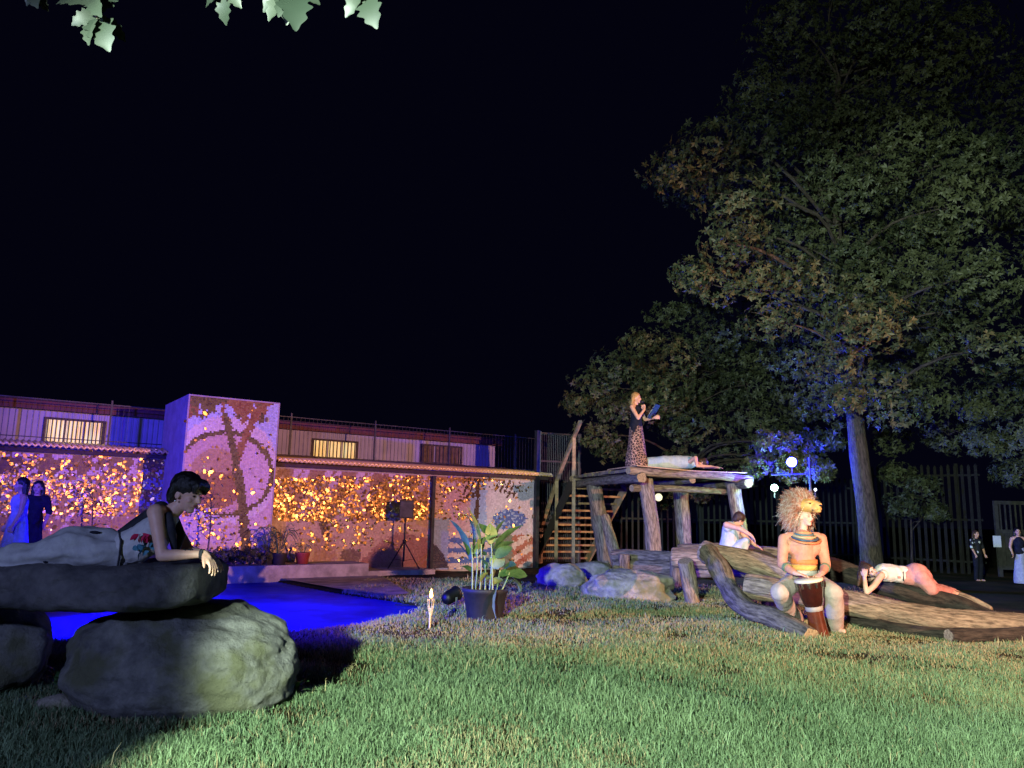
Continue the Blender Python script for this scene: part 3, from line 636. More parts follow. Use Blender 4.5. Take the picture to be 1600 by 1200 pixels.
# handrail on the left side
hp = []
for px, y0, d in ((897, 684, 21.25), (870, 752, 22.4), (846, 830, 23.6)):
    a = at(px, y0, d); m_ = MB(); m_.box((a.x, a.y, a.z/2), (0.09, 0.09, a.z)); m_.build('rail_post', M_rail, st, smooth=False); hp.append(a)
m_ = MB(); m_.bar(at(907, 658, 20.7), hp[0]+UPV*0.03, 0.1, 0.07); m_.bar(hp[0]+UPV*0.03, hp[1]+UPV*0.03, 0.1, 0.07); m_.bar(hp[1]+UPV*0.03, at(838, 850, 24.0), 0.1, 0.07); m_.build('handrail', M_rail, st, smooth=False)

# ------------------------------------------------------------------ loose logs to the right
log('thick flat-topped log the crouching person rests an arm on', [at(1098, 862, 13.4), at(1160, 876, 12.9), at(1218, 893, 12.5), at(1262, 906, 12.3)], 0.19, 0.17, M_wood, 0.22)
log('bent grey trunk running from the log terrace down into the grass', [at(1106, 862, 13.0), at(1124, 888, 12.4), at(1141, 922, 11.9), at(1165, 950, 11.2), at(1212, 968, 10.6), at(1268, 995, 9.9)], 0.16, 0.12, M_woodgrey, 0.2)
log('long log the drummer sits on, running to the right edge', [at(1163, 914, 11.6), at(1240, 928, 11.35), at(1330, 943, 11.2), at(1450, 966, 11.0), at(1600, 978, 10.9), at(1625, 981, 10.9)], 0.17, 0.165, M_wood, 0.2, n=30)
log('log under the lying woman in pink trousers', [at(1282, 886, 13.0), at(1345, 901, 12.8), at(1420, 926, 12.4), at(1485, 940, 12.1), at(1556, 968, 11.5)], 0.19, 0.1, M_bark, 0.2, n=26)
log('upper log behind the lying woman legs', [at(1440, 922, 12.9), at(1500, 935, 12.7), at(1548, 955, 12.4)], 0.13, 0.08, M_wood, 0.22)
log('split reddish log lying in the grass at the right edge', [gnd(1482, 1002)+UPV*.07, gnd(1545, 1001)+UPV*.07, gnd(1660, 1000)+UPV*.07], 0.085, 0.09, M_bark, 0.2)
log('dark brown log behind the drummer elbow', [at(1175, 872, 13.7), at(1252, 900, 13.3), at(1300, 915, 13.1)], 0.17, 0.15, M_bark, 0.2)
log('short stump under the logs left of the drummer', [g(1206, 12.9)+UPV*0.0, g(1204, 12.9)+UPV*0.62], 0.22, 0.17, M_bark, 0.2)
log('thin log half hidden in the grass under the long log', [gnd(1330, 968, .06), gnd(1420, 985, .06), gnd(1500, 990, .05)], 0.09, 0.06, M_bark, 0.2)

# ------------------------------------------------------------------ loudspeaker on a tripod
def speaker():
    b = wp(630, 888, .55); b.z = .13; d = b.y
    t = empty('speaker_stand', b, 'black tripod stand holding the loudspeaker in front of the mural', 'stand')
    zt_ = at(631, 810, d).z; m_ = MB(); m_.tube([(b.x, d, 0.3), (b.x, d, zt_)], 0.022); m_.build('pole', M_black, t)
    m_ = MB(); m_.lathe((b.x, d, 0.72), [(0.03, 0), (0.045, 0.01), (0.045, 0.07), (0.03, 0.08)], 12); m_.build('collar', M_black, t)
    for k in range(3):
        a = math.radians(100+120*k); f = Vector((math.cos(a), math.sin(a), 0)); m_ = MB(); m_.tube([Vector((b.x, d, 0.72))+f*0.03, Vector((b.x, d, 0.145))+f*0.42], 0.014); l = m_.build('leg', M_black, t)
        m_ = MB(); m_.bar(Vector((b.x, d, 0.32)), Vector((b.x, d, 0.36))+f*0.26, 0.02, 0.01); m_.build('brace', M_black, l)
    c_ = at(631, 797, d); z0 = at(631, 810, d).z; z1 = at(631, 784, d).z; R = Matrix.Rotation(math.radians(14), 3, 'Z')
    s = empty('loudspeaker', (b.x, d, z0), 'black loudspeaker box on the tripod stand', 'speaker'); m_ = MB(); h = z1-z0+0.04
    vs = []
    for z in (z0, z0+h):
        for x, y in ((-.17, -.16), (.17, -.16), (.13, .16), (-.13, .16)): vs.append(Vector((b.x, d, z))+R @ Vector((x, y, 0)))
    m_.add(vs, [(3, 2, 1, 0), (4, 5, 6, 7), (0, 1, 5, 4), (1, 2, 6, 5), (2, 3, 7, 6), (3, 0, 4, 7)]); m_.build('cabinet', M_black, s, smooth=False)
    m_ = MB(); q = Vector((b.x, d, z0+h/2))+R @ Vector((0, -.168, 0)); m_.box(q, (.3, .012, h-.06), R); m_.build('grille', M_steel, s, smooth=False)
    m_ = MB(); q = Vector((b.x, d, z0+h+.02)); m_.box(q, (.12, .04, .03), R); m_.build('handle', M_black, s, smooth=False)
speaker()
# ------------------------------------------------------------------ potted plant, torch, ground spotlight
def leafblade(m_, base, tip, w, droop, roll=0.0, mi=0, n=7, fold=0.25):
    base = Vector(base); tip = Vector(tip); d = tip-base; L = d.length; d.normalize(); sd = d.cross(UPV); sd = sd.normalized() if sd.length > 1e-3 else Vector((1, 0, 0))
    sd = Quaternion(d, roll) @ sd; up = sd.cross(d); vs = []; fs = []
    for i in range(n+1):
        t = i/n; c_ = base+d*L*t + up*(droop*L*math.sin(math.pi*t*0.9)); ww = w*math.sin(math.pi*min(1, 0.04+0.96*t**0.8))**0.8
        rip = 0.06*w*math.sin(t*17)
        vs += [c_-sd*ww+up*(ww*fold+rip), c_, c_+sd*ww+up*(ww*fold-rip)]
    for i in range(n):
        k = i*3; fs += [(k, k+1, k+4, k+3), (k+1, k+2, k+5, k+4)]
    m_.add(vs, fs, mi)
M_leafbig = mat('broad_leaf', rgb(52, 84, 46), rgb(84, 116, 66), 0.45, scale=6, bump=0.15, bscale=25, spec=0.5); M_stalk = mat('stalk', rgb(120, 138, 92), rgb(150, 162, 112), 0.6)
M_leafpale = mat('pale_leaf', rgb(104, 124, 66), rgb(140, 152, 92), 0.45, scale=6, spec=0.5)
M_pot = mat('grey_pot', rgb(34, 33, 35), rgb(48, 46, 48), 0.6, scale=3, bump=0.05); M_soil = mat('soil', rgb(40, 32, 26), rgb(60, 48, 38), 1, bump=0.8)
PD = 11.0
def potted():
    b = gnd(757, 966); d = b.y; s = d/1202; 
    t = empty('plant_pot', b, 'wide dark grey tapered pot on the lawn', 'pot'); m_ = MB()
    m_.lathe(b, [(0.0, 0.0), (0.235, 0.0), (0.25, 0.02), (0.315, 0.36), (0.33, 0.365), (0.335, 0.42), (0.325, 0.425), (0.305, 0.42), (0.295, 0.36)], 32); m_.build('pot_body', M_pot, t)
    m_ = MB(); m_.lathe((b.x, b.y, b.z), [(0.0, 0.375), (0.296, 0.365)], 24); m_.build('soil', M_soil, t)
    pl = empty('broad_leaf_plant', (b.x, d, 0.37), 'tall leafy plant with broad paddle leaves in the grey pot', 'plant')
    stems = [((738, 918), (737, 850)), ((743, 918), (746, 858)), ((765, 918), (770, 830)), ((770, 918), (766, 822)), ((776, 918), (784, 860)), ((750, 918), (752, 850)), ((758, 918), (757, 865)), ((782, 919), (796, 895))]
    for (a, c_) in stems:
        A = at(*a, d+random.uniform(-.12, .12)); A.z = 0.36; C_ = at(*c_, d+random.uniform(-.15, .15)); m_ = MB(); m_.tube(logpts([A, (A+C_)/2+Vector((.01, 0, 0)), C_], 6), 0.012, 6); m_.build('stem', M_stalk, pl)
    L = [((738, 862), (722, 798), .06, 1), ((734, 875), (700, 812), .055, 0), ((730, 868), (708, 845), .05, 0), ((745, 868), (770, 838), .06, 1), ((748, 858), (729, 793), .05, 1), ((766, 850), (765, 818), .065, 1), ((768, 852), (780, 838), .05, 0),
         ((772, 858), (818, 822), .055, 0), ((776, 870), (805, 848), .085, 0), ((775, 872), (800, 855), .06, 0), ((760, 868), (735, 880), .06, 0), ((770, 888), (788, 872), .085, 1), ((772, 900), (786, 880), .08, 1), ((788, 888), (808, 884), .05, 0),
         ((790, 896), (824, 900), .085, 0), ((780, 900), (806, 892), .05, 0), ((800, 902), (812, 928), .045, 0), ((738, 895), (718, 886), .05, 0), ((752, 905), (762, 900), .05, 1), ((757, 890), (748, 872), .05, 0), ((762, 895), (750, 910), .04, 1),
         ((777, 918), (776, 966), .045, 1), ((743, 870), (757, 848), .06, 0), ((772, 842), (790, 812), .05, 0), ((785, 905), (768, 915), .045, 1), ((764, 838), (748, 818), .05, 0)]
    for k, (a, c_, w, mi) in enumerate(L):
        da, dc = random.uniform(-.12, .12), random.uniform(-.3, .25)
        if k == 21: da, dc = -.32, -.4
        m_ = MB(); leafblade(m_, at(*a, d+da), at(*c_, d+dc), w*1.5, random.uniform(.05, .2), random.uniform(-.75, .75) if k != 21 else 1.3, 0, 8); m_.build('leaf', M_leafpale if mi else M_leafbig, pl)
potted()
def torch():
    b = gnd(671, 985); d = b.y; t = empty('bamboo_torch', b, 'small lit bamboo garden torch stuck in the lawn', 'torch')
    M_b = mat('bamboo', rgb(190, 164, 120), rgb(214, 192, 150), 0.6, scale=12); z1 = at(673, 950, d).z; z2 = at(674, 938, d).z
    m_ = MB(); m_.tube([(b.x, d, -.03), (b.x+.004, d, z1)], [.012, .016], 8); m_.build('stake', M_b, t)
    for k in range(6):
        a = k*math.pi/3; f = Vector((math.cos(a), math.sin(a), 0)); c_ = Vector((b.x+.005, d, z1-.09)); m_ = MB(); m_.tube([c_+f*.014, c_+f*.034+UPV*.11, c_+f*.04+UPV*.2], .005, 5); m_.build('slat', M_b, t)
    m_ = MB(); m_.lathe((b.x+.005, d, z1+.03), [(0, 0), (.028, 0), (.03, .06), (.012, .075), (.01, .09)], 12); m_.build('oil_can', M_steel, t)
    m_ = MB(); q = Vector((b.x+.006, d, z1+.12)); m_.lathe(q, [(0, 0), (.018, .012), (.024, .035), (.016, .07), (.007, .1), (0, .125)], 10); m_.build('flame', emis('flame', (1, .42, .1, 1), 14), t)
    plamp('torch_light', q+Vector((0, -.02, .09)), 9, (1, .5, .2), .02)
torch()
def groundspot():
    b = gnd(702, 955); d = b.y+.15; t = empty('ground_spotlight', (b.x, d, 0), 'black spotlight can on a yoke lying between torch and pot', 'light'); c_ = Vector((b.x, d, .2)); R = Quaternion((0, 0, 1), .9) @ Quaternion((0, 1, 0), math.radians(72)); R = R.to_matrix()
    m_ = MB(); m_.lathe(c_, [(0, -.14), (.07, -.13), (.1, -.08), (.105, .12), (.115, .13), (.115, .15), (.1, .15), (.095, .12), (0, .11)], 18, 0, R); m_.build('can', M_black, t)
    for s in (-1, 1): m_ = MB(); q = c_+R @ Vector((0, s*.125, 0)); m_.bar(q, Vector((q.x, q.y, .01)), .03, .012); m_.build('yoke_arm', M_steel, t, smooth=False)
    m_ = MB(); m_.box((b.x, d, .012), (.3, .22, .02)); m_.build('foot_plate', M_steel, t, smooth=False)
    m_ = MB(); m_.tube(logpts([(b.x-.02, d-.05, .03), (b.x-.2, d-.1, .012), (b.x-.5, d+.3, .012), (b.x-.9, d+.4, .012)], 12), .008, 6); m_.build('cable', M_black, t)
groundspot()
# spiky plants and saplings along the mural
M_spike = mat('spiky_leaf', rgb(60, 84, 56), rgb(96, 118, 82), 0.5, scale=8)
M_redpot = mat('red_pot', rgb(130, 50, 44), rgb(150, 66, 56), 0.6); M_bark2 = mat('twig', rgb(74, 60, 50), rgb(96, 80, 66), .9)
def spiky(px, off, h, label, n=26, potm=None, z0=.3):
    q = wp(px, 880, off); q.z = z0; t = empty('spiky_plant', q, label, 'plant', 'plants along the mural foot')
    m_ = MB(); m_.lathe(q, [(0, 0), (.12, 0), (.16, .22), (.17, .24), (.14, .24), (0, .2)], 16); m_.build('pot_body', potm or M_pot, t)
    for k in range(n):
        a = random.random()*6.28; e = random.uniform(.25, 1.0); L = h*random.uniform(.7, 1.05); f = Vector((math.cos(a)*e, math.sin(a)*e, 0)); m_ = MB()
        p0 = q+UPV*.2+f*.05; pts = [p0, p0+f*L*.3+UPV*L*.6, p0+f*L*.62+UPV*L*(.85-.3*e), p0+f*L*.9+UPV*L*(.9-.75*e)]
        m_.tube(logpts(pts, 6), [.012, .012, .011, .009, .007, .005, .002], 4, flat=.3); m_.build('leaf', M_spike, t)
spiky(436, .75, .85, 'spiky leaved plant in a dark pot right of the tower', 34)
spiky(418, .6, .6, 'smaller spiky plant tucked against the tower foot', 22)
spiky(472, .6, .35, 'small red pot with a tuft beside the spiky plant', 12, M_redpot)
def sapling(px, py0, py1, off, label, z0=.3):
    q = wp(px, py0, off); q.z = z0; tp = wp(px+8, py1, off); t = empty('sapling', q, label, 'tree', 'saplings in front of the mural')
    m_ = MB(); tr = logpts([q, q.lerp(tp, .5)+WD*.04, tp], 8); m_.tube(tr, [.022-.0018*i for i in range(len(tr))], 6)
    for k in range(9):
        i = random.randint(3, len(tr)-1); f = WD*random.uniform(-1, 1)+WN*random.uniform(-.7, .7)+UPV*random.uniform(.3, .9); m_.tube([tr[i], tr[i]+f*random.uniform(.2, .45)], [.009, .003], 4)
    m_.build('trunk', M_bark2, t); m_ = MB()
    for k in range(60):
        i = random.randint(3, len(tr)-1); c_ = tr[i]+WD*random.gauss(0, .2)+WN*random.gauss(0, .15)+UPV*random.gauss(.1, .2); e = Vector((random.gauss(0, 1), random.gauss(0, 1), random.gauss(-.2, .6))).normalized(); leafblade(m_, c_, c_+e*.09, .018, .1, random.uniform(-1, 1), 0, 3)
    o = m_.build('crown', M_leafbig, t); o['kind'] = 'stuff'
sapling(322, 868, 770, .8, 'thin sapling in front of the tower mosaic')
sapling(137, 868, 770, OL+.5, 'thin sapling in front of the left mural')

# ------------------------------------------------------------------ trees
C_L1 = np.array(rgb(40, 50, 36)[:3]); C_L2 = np.array(rgb(88, 92, 64)[:3]); M_leaf = colattr_mat('tree_leaf', 0.5, 0.3, translucent=0.2)
def crown_mesh(name, clumps, per, size, hue=0.0):
    """rosettes of folded leaves spread through each clump's volume"""
    Vs = []; Cs = []
    for (c, r) in clumps:
        n = int(per*(r/1.0)**2)+(70 if r < .55 and per < 300 else 8)
        u = RNG.normal(size=(n, 3)); u /= np.linalg.norm(u, axis=1)[:, None]; rad = r*(0.35+0.7*RNG.random(n)**0.6)
        lump = np.array([1+0.35*noise.noise(Vector(uu)*2.1+Vector(c)) for uu in u]); pos = np.array(c)+u*(rad*lump)[:, None]*np.array([1.1, 1.0, 0.72])
        out = u+np.array([0, 0, 0.25])+RNG.normal(size=(n, 3))*0.35; out /= np.linalg.norm(out, axis=1)[:, None]
        tone = RNG.random()*0.5
        k = 6
        a = np.cross(out, RNG.normal(size=(n, 3))); a /= np.linalg.norm(a, axis=1)[:, None]; b = np.cross(out, a)
        for j in range(k):
            ang = 2*np.pi*(j/k)+RNG.random(n)*0.7; d = a*np.cos(ang)[:, None]+b*np.sin(ang)[:, None]; d = d*0.85+out*(0.1+0.5*RNG.random(n))[:, None]+np.array([0, 0, -0.25]); d /= np.linalg.norm(d, axis=1)[:, None]
            L = size*(0.65+0.6*RNG.random(n))[:, None]; s = np.cross(d, out); s /= np.linalg.norm(s, axis=1)[:, None]+1e-6; up = np.cross(s, d); w = L*0.2
            base = pos; mid = pos+d*L*0.55+up*L*0.05
            V = np.stack([base, mid-s*w+up*w*0.4, mid, mid+s*w+up*w*0.4, pos+d*L-up*L*0.12], 1); Vs.append(V.reshape(-1, 3))
            q = np.clip(tone+0.5*RNG.random(n), 0, 1)[:, None]; col = C_L1+(C_L2-C_L1)*q; Cs.append(np.repeat(col, 5, 0))
    V = np.concatenate(Vs); C_ = np.concatenate(Cs); n = len(V)//5; me = bpy.data.meshes.new(name); me.vertices.add(len(V)); me.vertices.foreach_set('co', V.astype(np.float32).ravel())
    k = np.arange(n)*5; T = np.stack([k, k+2, k+1, k, k+3, k+2, k+1, k+2, k+4, k+2, k+3, k+4], -1).ravel(); me.loops.add(len(T)); me.loops.foreach_set('vertex_index', T.astype(np.int32)); me.polygons.add(n*4); me.polygons.foreach_set('loop_start', (np.arange(n*4)*3).astype(np.int32)); me.update(calc_edges=True)
    ca = me.color_attributes.new('col', 'FLOAT_COLOR', 'POINT'); ca.data.foreach_set('color', np.concatenate([C_, np.ones((len(C_), 1))], 1).astype(np.float32).ravel()); me.materials.append(M_leaf); return me
def tree(label, trunkpx, trad, clumps_px, per, size, dj=3.2, group='trees around the stage', bark=None, twigs=True):
    tp = [at(*q) for q in trunkpx]; tp[0].z = -0.1; base = Vector((tp[0].x, tp[0].y, 0)); t = empty('leafy_tree', base, label, 'tree', group)
    q = logpts(tp, 24); rr = [trad*(1-0.75*(i/(len(q)-1))**0.9) for i in range(len(q))]; rr[0] *= 1.25
    m_ = MB(); m_.tube(q, rr, 16, 0, None, 0.12, 3); m_.build('trunk', bark or M_bark, t)
    cl = []; m_ = MB()
    for (px, py, rp, d, *fix) in clumps_px:
        d2 = d+(0 if fix else random.uniform(-dj, dj)); c_ = at(px, py, d2); r = rp*d2/1202; cl.append(((c_.x, c_.y, c_.z), r))
        best = min(range(len(q)//3, len(q)), key=lambda i: (q[i]-c_).length+max(0, q[i].z-c_.z+0.6)*1.2); a = q[best]; L = (c_-a).length
        if L > 0.3:
            mid = a.lerp(c_, .5)+Vector((random.uniform(-.12, .12)*L, random.uniform(-.12, .12)*L, .1*L)); bp = logpts([a, mid, c_], 8); r0 = min(rr[best]*.5, .02+L*.010)
            m_.tube(bp, [r0*(1-.8*i/(len(bp)-1)) for i in range(len(bp))], 7, 0, None, 0, 1)
            for k in range(5):
                i = random.randint(3, len(bp)-1); f = Vector((random.gauss(0, 1), random.gauss(0, 1), random.gauss(.1, .7))).normalized()*r*random.uniform(.5, 1.0); m_.tube([bp[i], bp[i]+f*.5+UPV*.05, bp[i]+f], [.016, .01, .004], 4)
    m_.build('branches', bark or M_bark, t)
    o = link_mesh('crown', crown_mesh('crown', cl, per, size), t); o['kind'] = 'stuff'; return t
big = [(1250, 130, 90), (1330, 95, 75), (1440, 110, 90), (1190, 215, 85), (1300, 215, 80), (1420, 205, 75), (1062, 262, 55), (1112, 222, 55), (1045, 292, 36), (1150, 305, 70), (1260, 320, 70), (1400, 325, 85), (1500, 320, 85),
       (1560, 250, 80), (1330, 375, 75), (1235, 385, 60), (1440, 420, 90), (1135, 380, 48), (1540, 430, 75), (1300, 500, 62), (1250, 555, 55), (1360, 510, 65), (1420, 565, 70), (1480, 525, 65), (1292, 590, 42), (1370, 30, 80), (1500, 60, 80), (1230, 40, 70), (1580, 140, 80), (1360, 445, 60), (1385, 275, 60), (1210, 300, 55), (1100, 300, 45), (1330, 300, 60), (1470, 210, 70), (1180, 140, 50), (1420, 480, 60), (1330, -60, 90), (1460, -40, 90), (1560, 540, 60), (1610, 330, 70), (1250, 455, 45)]
M_pale = mat('pale_bark', rgb(42, 37, 34), rgb(86, 77, 70), .95, scale=7, bump=1.0, bscale=12, attr='gr', stretch=(4, 4, .9))
tree('huge spreading tree behind the logs with a bare pale trunk', [(1366, 905, 18.2), (1352, 780, 18.1), (1336, 650, 18.0), (1338, 540, 17.9), (1318, 420, 17.8), (1306, 300, 17.8), (1310, 120, 17.8)], 0.26, [(a, b, r, 17.6) for a, b, r in big]+[(1290, 640, 45, 19.5), (1258, 622, 45, 19.5), (1400, 640, 50, 20), (1450, 622, 50, 20), (1392, 690, 30, 20), (1482, 680, 40, 20.5), (1340, 590, 45, 19)]+[(a, b, r, 16.6, 1) for a, b, r in ((1180, 430, 50), (1125, 448, 42), (1205, 500, 46), (1082, 430, 36), (1240, 430, 50), (1290, 442, 50), (1160, 362, 48), (1308, 560, 48), (1346, 482, 52), (1300, 262, 58), (1330, 172, 58), (1340, 400, 50), (1385, 600, 44), (1440, 360, 60), (1260, 200, 60), (1500, 250, 60), (1520, 480, 55), (1320, 620, 34))], 230, 0.125, bark=M_pale)
lowt = [(930, 605, 42), (962, 575, 42), (1000, 640, 52), (1052, 560, 58), (1040, 490, 32), (1120, 525, 58), (1132, 605, 60), (1182, 655, 52), (1080, 665, 52), (1150, 708, 42), (932, 680, 34), (1002, 535, 34), (1228, 690, 45), (1195, 480, 36), (905, 630, 24), (1200, 560, 40), (960, 640, 40), (1040, 610, 45), (1060, 720, 30), (1245, 640, 40), (1030, 775, 26), (1090, 770, 20), (955, 700, 28)]
tree('low wide leafy tree behind the platform and the singer', [(1062, 872, 23.8), (1066, 780, 23.6), (1072, 690, 23.4), (1075, 600, 23.2)], 0.16, [(a, b, r, 22.6) for a, b, r in lowt+[(1100, 470, 40), (1150, 560, 45), (1000, 590, 40), (1090, 600, 45), (1180, 600, 45), (1050, 640, 40)]]+[(1205, 690, 30, 19.5, 1), (1246, 694, 30, 19.5, 1), (1280, 735, 24, 19.4, 1), (1182, 728, 24, 19.6, 1), (1232, 738, 22, 19.5, 1), (1290, 690, 26, 19.3, 1), (1225, 715, 26, 19.6, 1), (1258, 722, 22, 19.4, 1)], 230, 0.125, 0.8)
rt = [(1560, 622, 55), (1605, 680, 62), (1540, 690, 34), (1590, 738, 34), (1522, 640, 30), (1640, 600, 70), (1580, 580, 40)]
tree('leafy tree hanging in from the right edge above the gate', [(1650, 900, 19.5), (1648, 780, 19.4), (1640, 650, 19.3)], 0.2, [(a, b, r, 18.6) for a, b, r in rt], 230, 0.125, 0.8)
bsh = [(1415, 790, 28), (1440, 760, 26), (1400, 740, 24), (1460, 800, 20)]
tree('thin shrub against the dark fence right of the trunk', [(1425, 895, 22.6), (1424, 830, 22.6), (1422, 780, 22.6)], 0.05, [(a, b, r, 22.4) for a, b, r in bsh], 60, 0.14, 0.3)

def shrub(label, clumps):
    cl = []
    for px, py, r, off in clumps: q = wp(px, py, off); cl.append(((q.x, q.y, q.z), r))
    b = Vector((cl[0][0][0], cl[0][0][1], .3)); t = empty('shrub', b, label, 'plant', 'plants along the mural foot'); o = link_mesh('foliage', crown_mesh('foliage', cl, 900, .07), t); o['kind'] = 'stuff'
    m_ = MB()
    for c_, r in cl:
        for k in range(4): e = Vector(c_)+Vector((random.gauss(0, r*.4), random.gauss(0, r*.4), r*.3)); m_.tube([Vector((c_[0], c_[1], .29)), e], [.012, .004], 5)
    m_.build('stems', M_bark2, t)
shrub('blue lit low shrub at the foot of the tower', [(345, 868, .2, .7), (368, 866, .22, .75), (390, 868, .2, .7), (408, 864, .24, .72)])
shrub('low shrub against the mural left of the tower', [(300, 866, .2, .75), (320, 872, .16, .8)])
# oak twigs hanging into the top of the frame
M_oak = colattr_mat('oak_leaf', 0.5, 0.3, translucent=0.12)
def oakleaf(name, parent, base, tip, face, s=1.0):
    base = Vector(base); tip = Vector(tip); d = tip-base; L = d.length; d.normalize(); nn = Vector(face); nn = (nn-d*nn.dot(d)).normalized(); sd = d.cross(nn); vs = []; fs = []; n = 44
    for i in range(n+1):
        t = i/n; w = L*(0.27*math.sin(math.pi*t**0.75)**0.8*(1+0.2*math.sin(t*26))+0.012)*s; c_ = base+d*L*t+nn*(L*.1*math.sin(t*3))
        vs += [c_-sd*w+nn*w*.25, c_, c_+sd*w+nn*w*.2]
    for i in range(n): k = i*3; fs += [(k, k+1, k+4, k+3), (k+1, k+2, k+5, k+4)]
    m_ = MB(); m_.add(vs, fs); me = m_.mesh(name, M_oak, True); q = random.random(); col = (0.014+.014*q, 0.022+.014*q, 0.015+.01*q, 1); ca = me.color_attributes.new('col', 'FLOAT_COLOR', 'POINT'); ca.data.foreach_set('color', np.array([col]*len(vs), dtype=np.float32).ravel()); link_mesh(name, me, parent)
def oaktwig(label, stem, leaves, d):
    p0 = at(*stem[0], d); t = empty('oak_twig', p0, label, 'branch', 'oak twigs at the top of the picture'); m_ = MB(); m_.tube([at(*q, d) for q in stem], [.006-.003*i/(len(stem)-1) for i in range(len(stem))], 6); m_.build('stem', M_bark2, t)
    for (a, b) in leaves: dd = d+random.uniform(-.08, .08); oakleaf('leaf', t, at(*a, d), at(*b, dd), Vector((random.uniform(-.4, .4), -1, random.uniform(-.3, .5))), random.uniform(.85, 1.15))
oaktwig('oak twig with a cluster of leaves at the top left', [(160, -60), (156, -10), (150, 25), (158, 40)], [((150, 22), (112, 40)), ((152, 28), (172, 82)), ((150, 30), (140, 72)), ((150, 20), (180, -10)), ((145, 5), (88, 8)), ((160, 30), (196, 66)), ((150, 15), (165, 40)), ((148, -8), (110, -20)), ((150, -5), (160, 28))], 2.6)
oaktwig('small oak twig end at the far top left', [(60, -60), (58, -20), (56, -5)], [((56, -12), (42, 10)), ((57, -8), (76, 18)), ((57, -15), (60, 14))], 2.9)
oaktwig('oak twig with hanging leaves at the top middle', [(450, -70), (452, -25), (455, -5)], [((455, -12), (462, 50)), ((452, -10), (435, 28)), ((455, -15), (480, 22)), ((450, -20), (412, 20)), ((455, -22), (500, 8)), ((448, -10), (420, 34)), ((456, -12), (448, 40))], 2.7)
oaktwig('oak twig with one long pale leaf at the top middle right', [(570, -70), (568, -25), (572, -5)], [((574, -5), (590, 46)), ((568, -12), (540, 28)), ((568, -15), (556, 14)), ((572, -15), (610, -5))], 2.6)
oaktwig('dark oak leaf tips at the top between the two big clusters', [(348, -60), (350, -25), (352, -8)], [((352, -10), (354, 40)), ((350, -12), (322, 12)), ((353, -12), (378, 14))], 2.9)

# ------------------------------------------------------------------ show lamps seen in the picture
def lamps():
    D = 18.9; c_ = at(1237, 722, D); q = at(1264, 715, D)
    t = empty('lighting_stand', (q.x, D, 0), 'steel lighting stand with crossbar beside the tree', 'stand')
    m_ = MB(); m_.tube([(q.x, D, 0), (q.x, D, q.z)], .03, 8); m_.build('pole', M_steel, t)
    for k in range(3): a = 2*math.pi*k/3; m_ = MB(); m_.tube([(q.x, D, .7), (q.x+.6*math.cos(a), D+.6*math.sin(a), .01)], .018, 6); m_.build('leg', M_steel, t)
    e = at(1205, 742, D); w = at(1262, 741, D); m_ = MB(); m_.tube([e, w], .022, 8); m_.build('crossbar', M_steel, t)
    def can(name, label, c, r, col, st, aim, power, pc):
        f = (Vector(aim)-c).normalized(); R = f.to_track_quat('Z', 'Y').to_matrix(); k = empty(name, c, label, 'light', 'show lamps on the lighting stand'); m_ = MB()
        m_.lathe(c, [(0, -.22), (r*.6, -.2), (r, -.1), (r*1.05, 0), (r*1.1, .03), (r*.98, .03), (r*.95, 0)], 18, 0, R); m_.build('can', M_black, k)
        m_ = MB(); m_.lathe(c, [(0, .012), (r*.5, .01), (r*.94, .0)], 18, 0, R); m_.build('lens', emis('lens_'+name, col, st), k)
        m_ = MB(); m_.bar(c+UPV*(r*1.15)-f*.05, c-UPV*(r+.16)-f*.05, .03, .012); m_.build('yoke', M_steel, k, smooth=False); plamp(name+'_light', c+f*.22, power, pc, .06)
    can('blue_floodlight', 'blue floodlight shining out of the tree leaves', c_, .12, (.45, .5, 1, 1), 14, (1.5, 2, 1.2), 900, (.006, .006, 1))
    can('green_spotlight', 'green white spotlight glaring left of the lion headdress', at(1210, 762, D-.1), .085, (.6, 1, .75, 1), 20, (1.0, 0, 1.4), 160, (.4, 1, .65))
    can('white_spotlight', 'small white lamp at the trunk side of the stand', at(1274, 765, D+.1), .035, (.85, .92, 1, 1), 6, (3, 0, 1.4), 4, (.85, .9, 1))
    c2 = at(1029, 777, 22.2); k = empty('globe_lamp', c2, 'round yellowish globe lamp glowing under the platform', 'light'); m_ = MB(); m_.ball(c2, .11, 0, 16, 10); m_.build('globe', emis('globe', (1, .9, .55, 1), 1.2), k); m_ = MB(); m_.tube([c2+UPV*.1, c2+UPV*.2], .03, 8); m_.build('socket', M_black, k); m_ = MB(); m_.tube([c2+UPV*.2, Vector((c2.x, c2.y, ZD-.15))], .006, 5); m_.build('cord', M_black, k)
lamps()
#PART4

def weed(label, px, py):
    q = gnd(px, py); t = empty('weed', q, label, 'plant')
    m_ = MB(); m_.tube([q-UPV*.02, q+UPV*.08], [.008, .005], 6); m_.build('stem', M_stalk, t)
    for k in range(13):
        a = k*2.4; f = Vector((math.cos(a), math.sin(a), 0)); b_ = q+UPV*(.02+.006*k); m_ = MB(); leafblade(m_, b_, b_+f*random.uniform(.08, .15)+UPV*random.uniform(.03, .12), .022, .2, 0, 0, 6); m_.build('leaf', M_leafbig, t)
weed('leafy weed growing between the two boulders', 88, 1078); weed('leafy weed in the lawn at the right foot of the mossy boulder', 462, 1092)
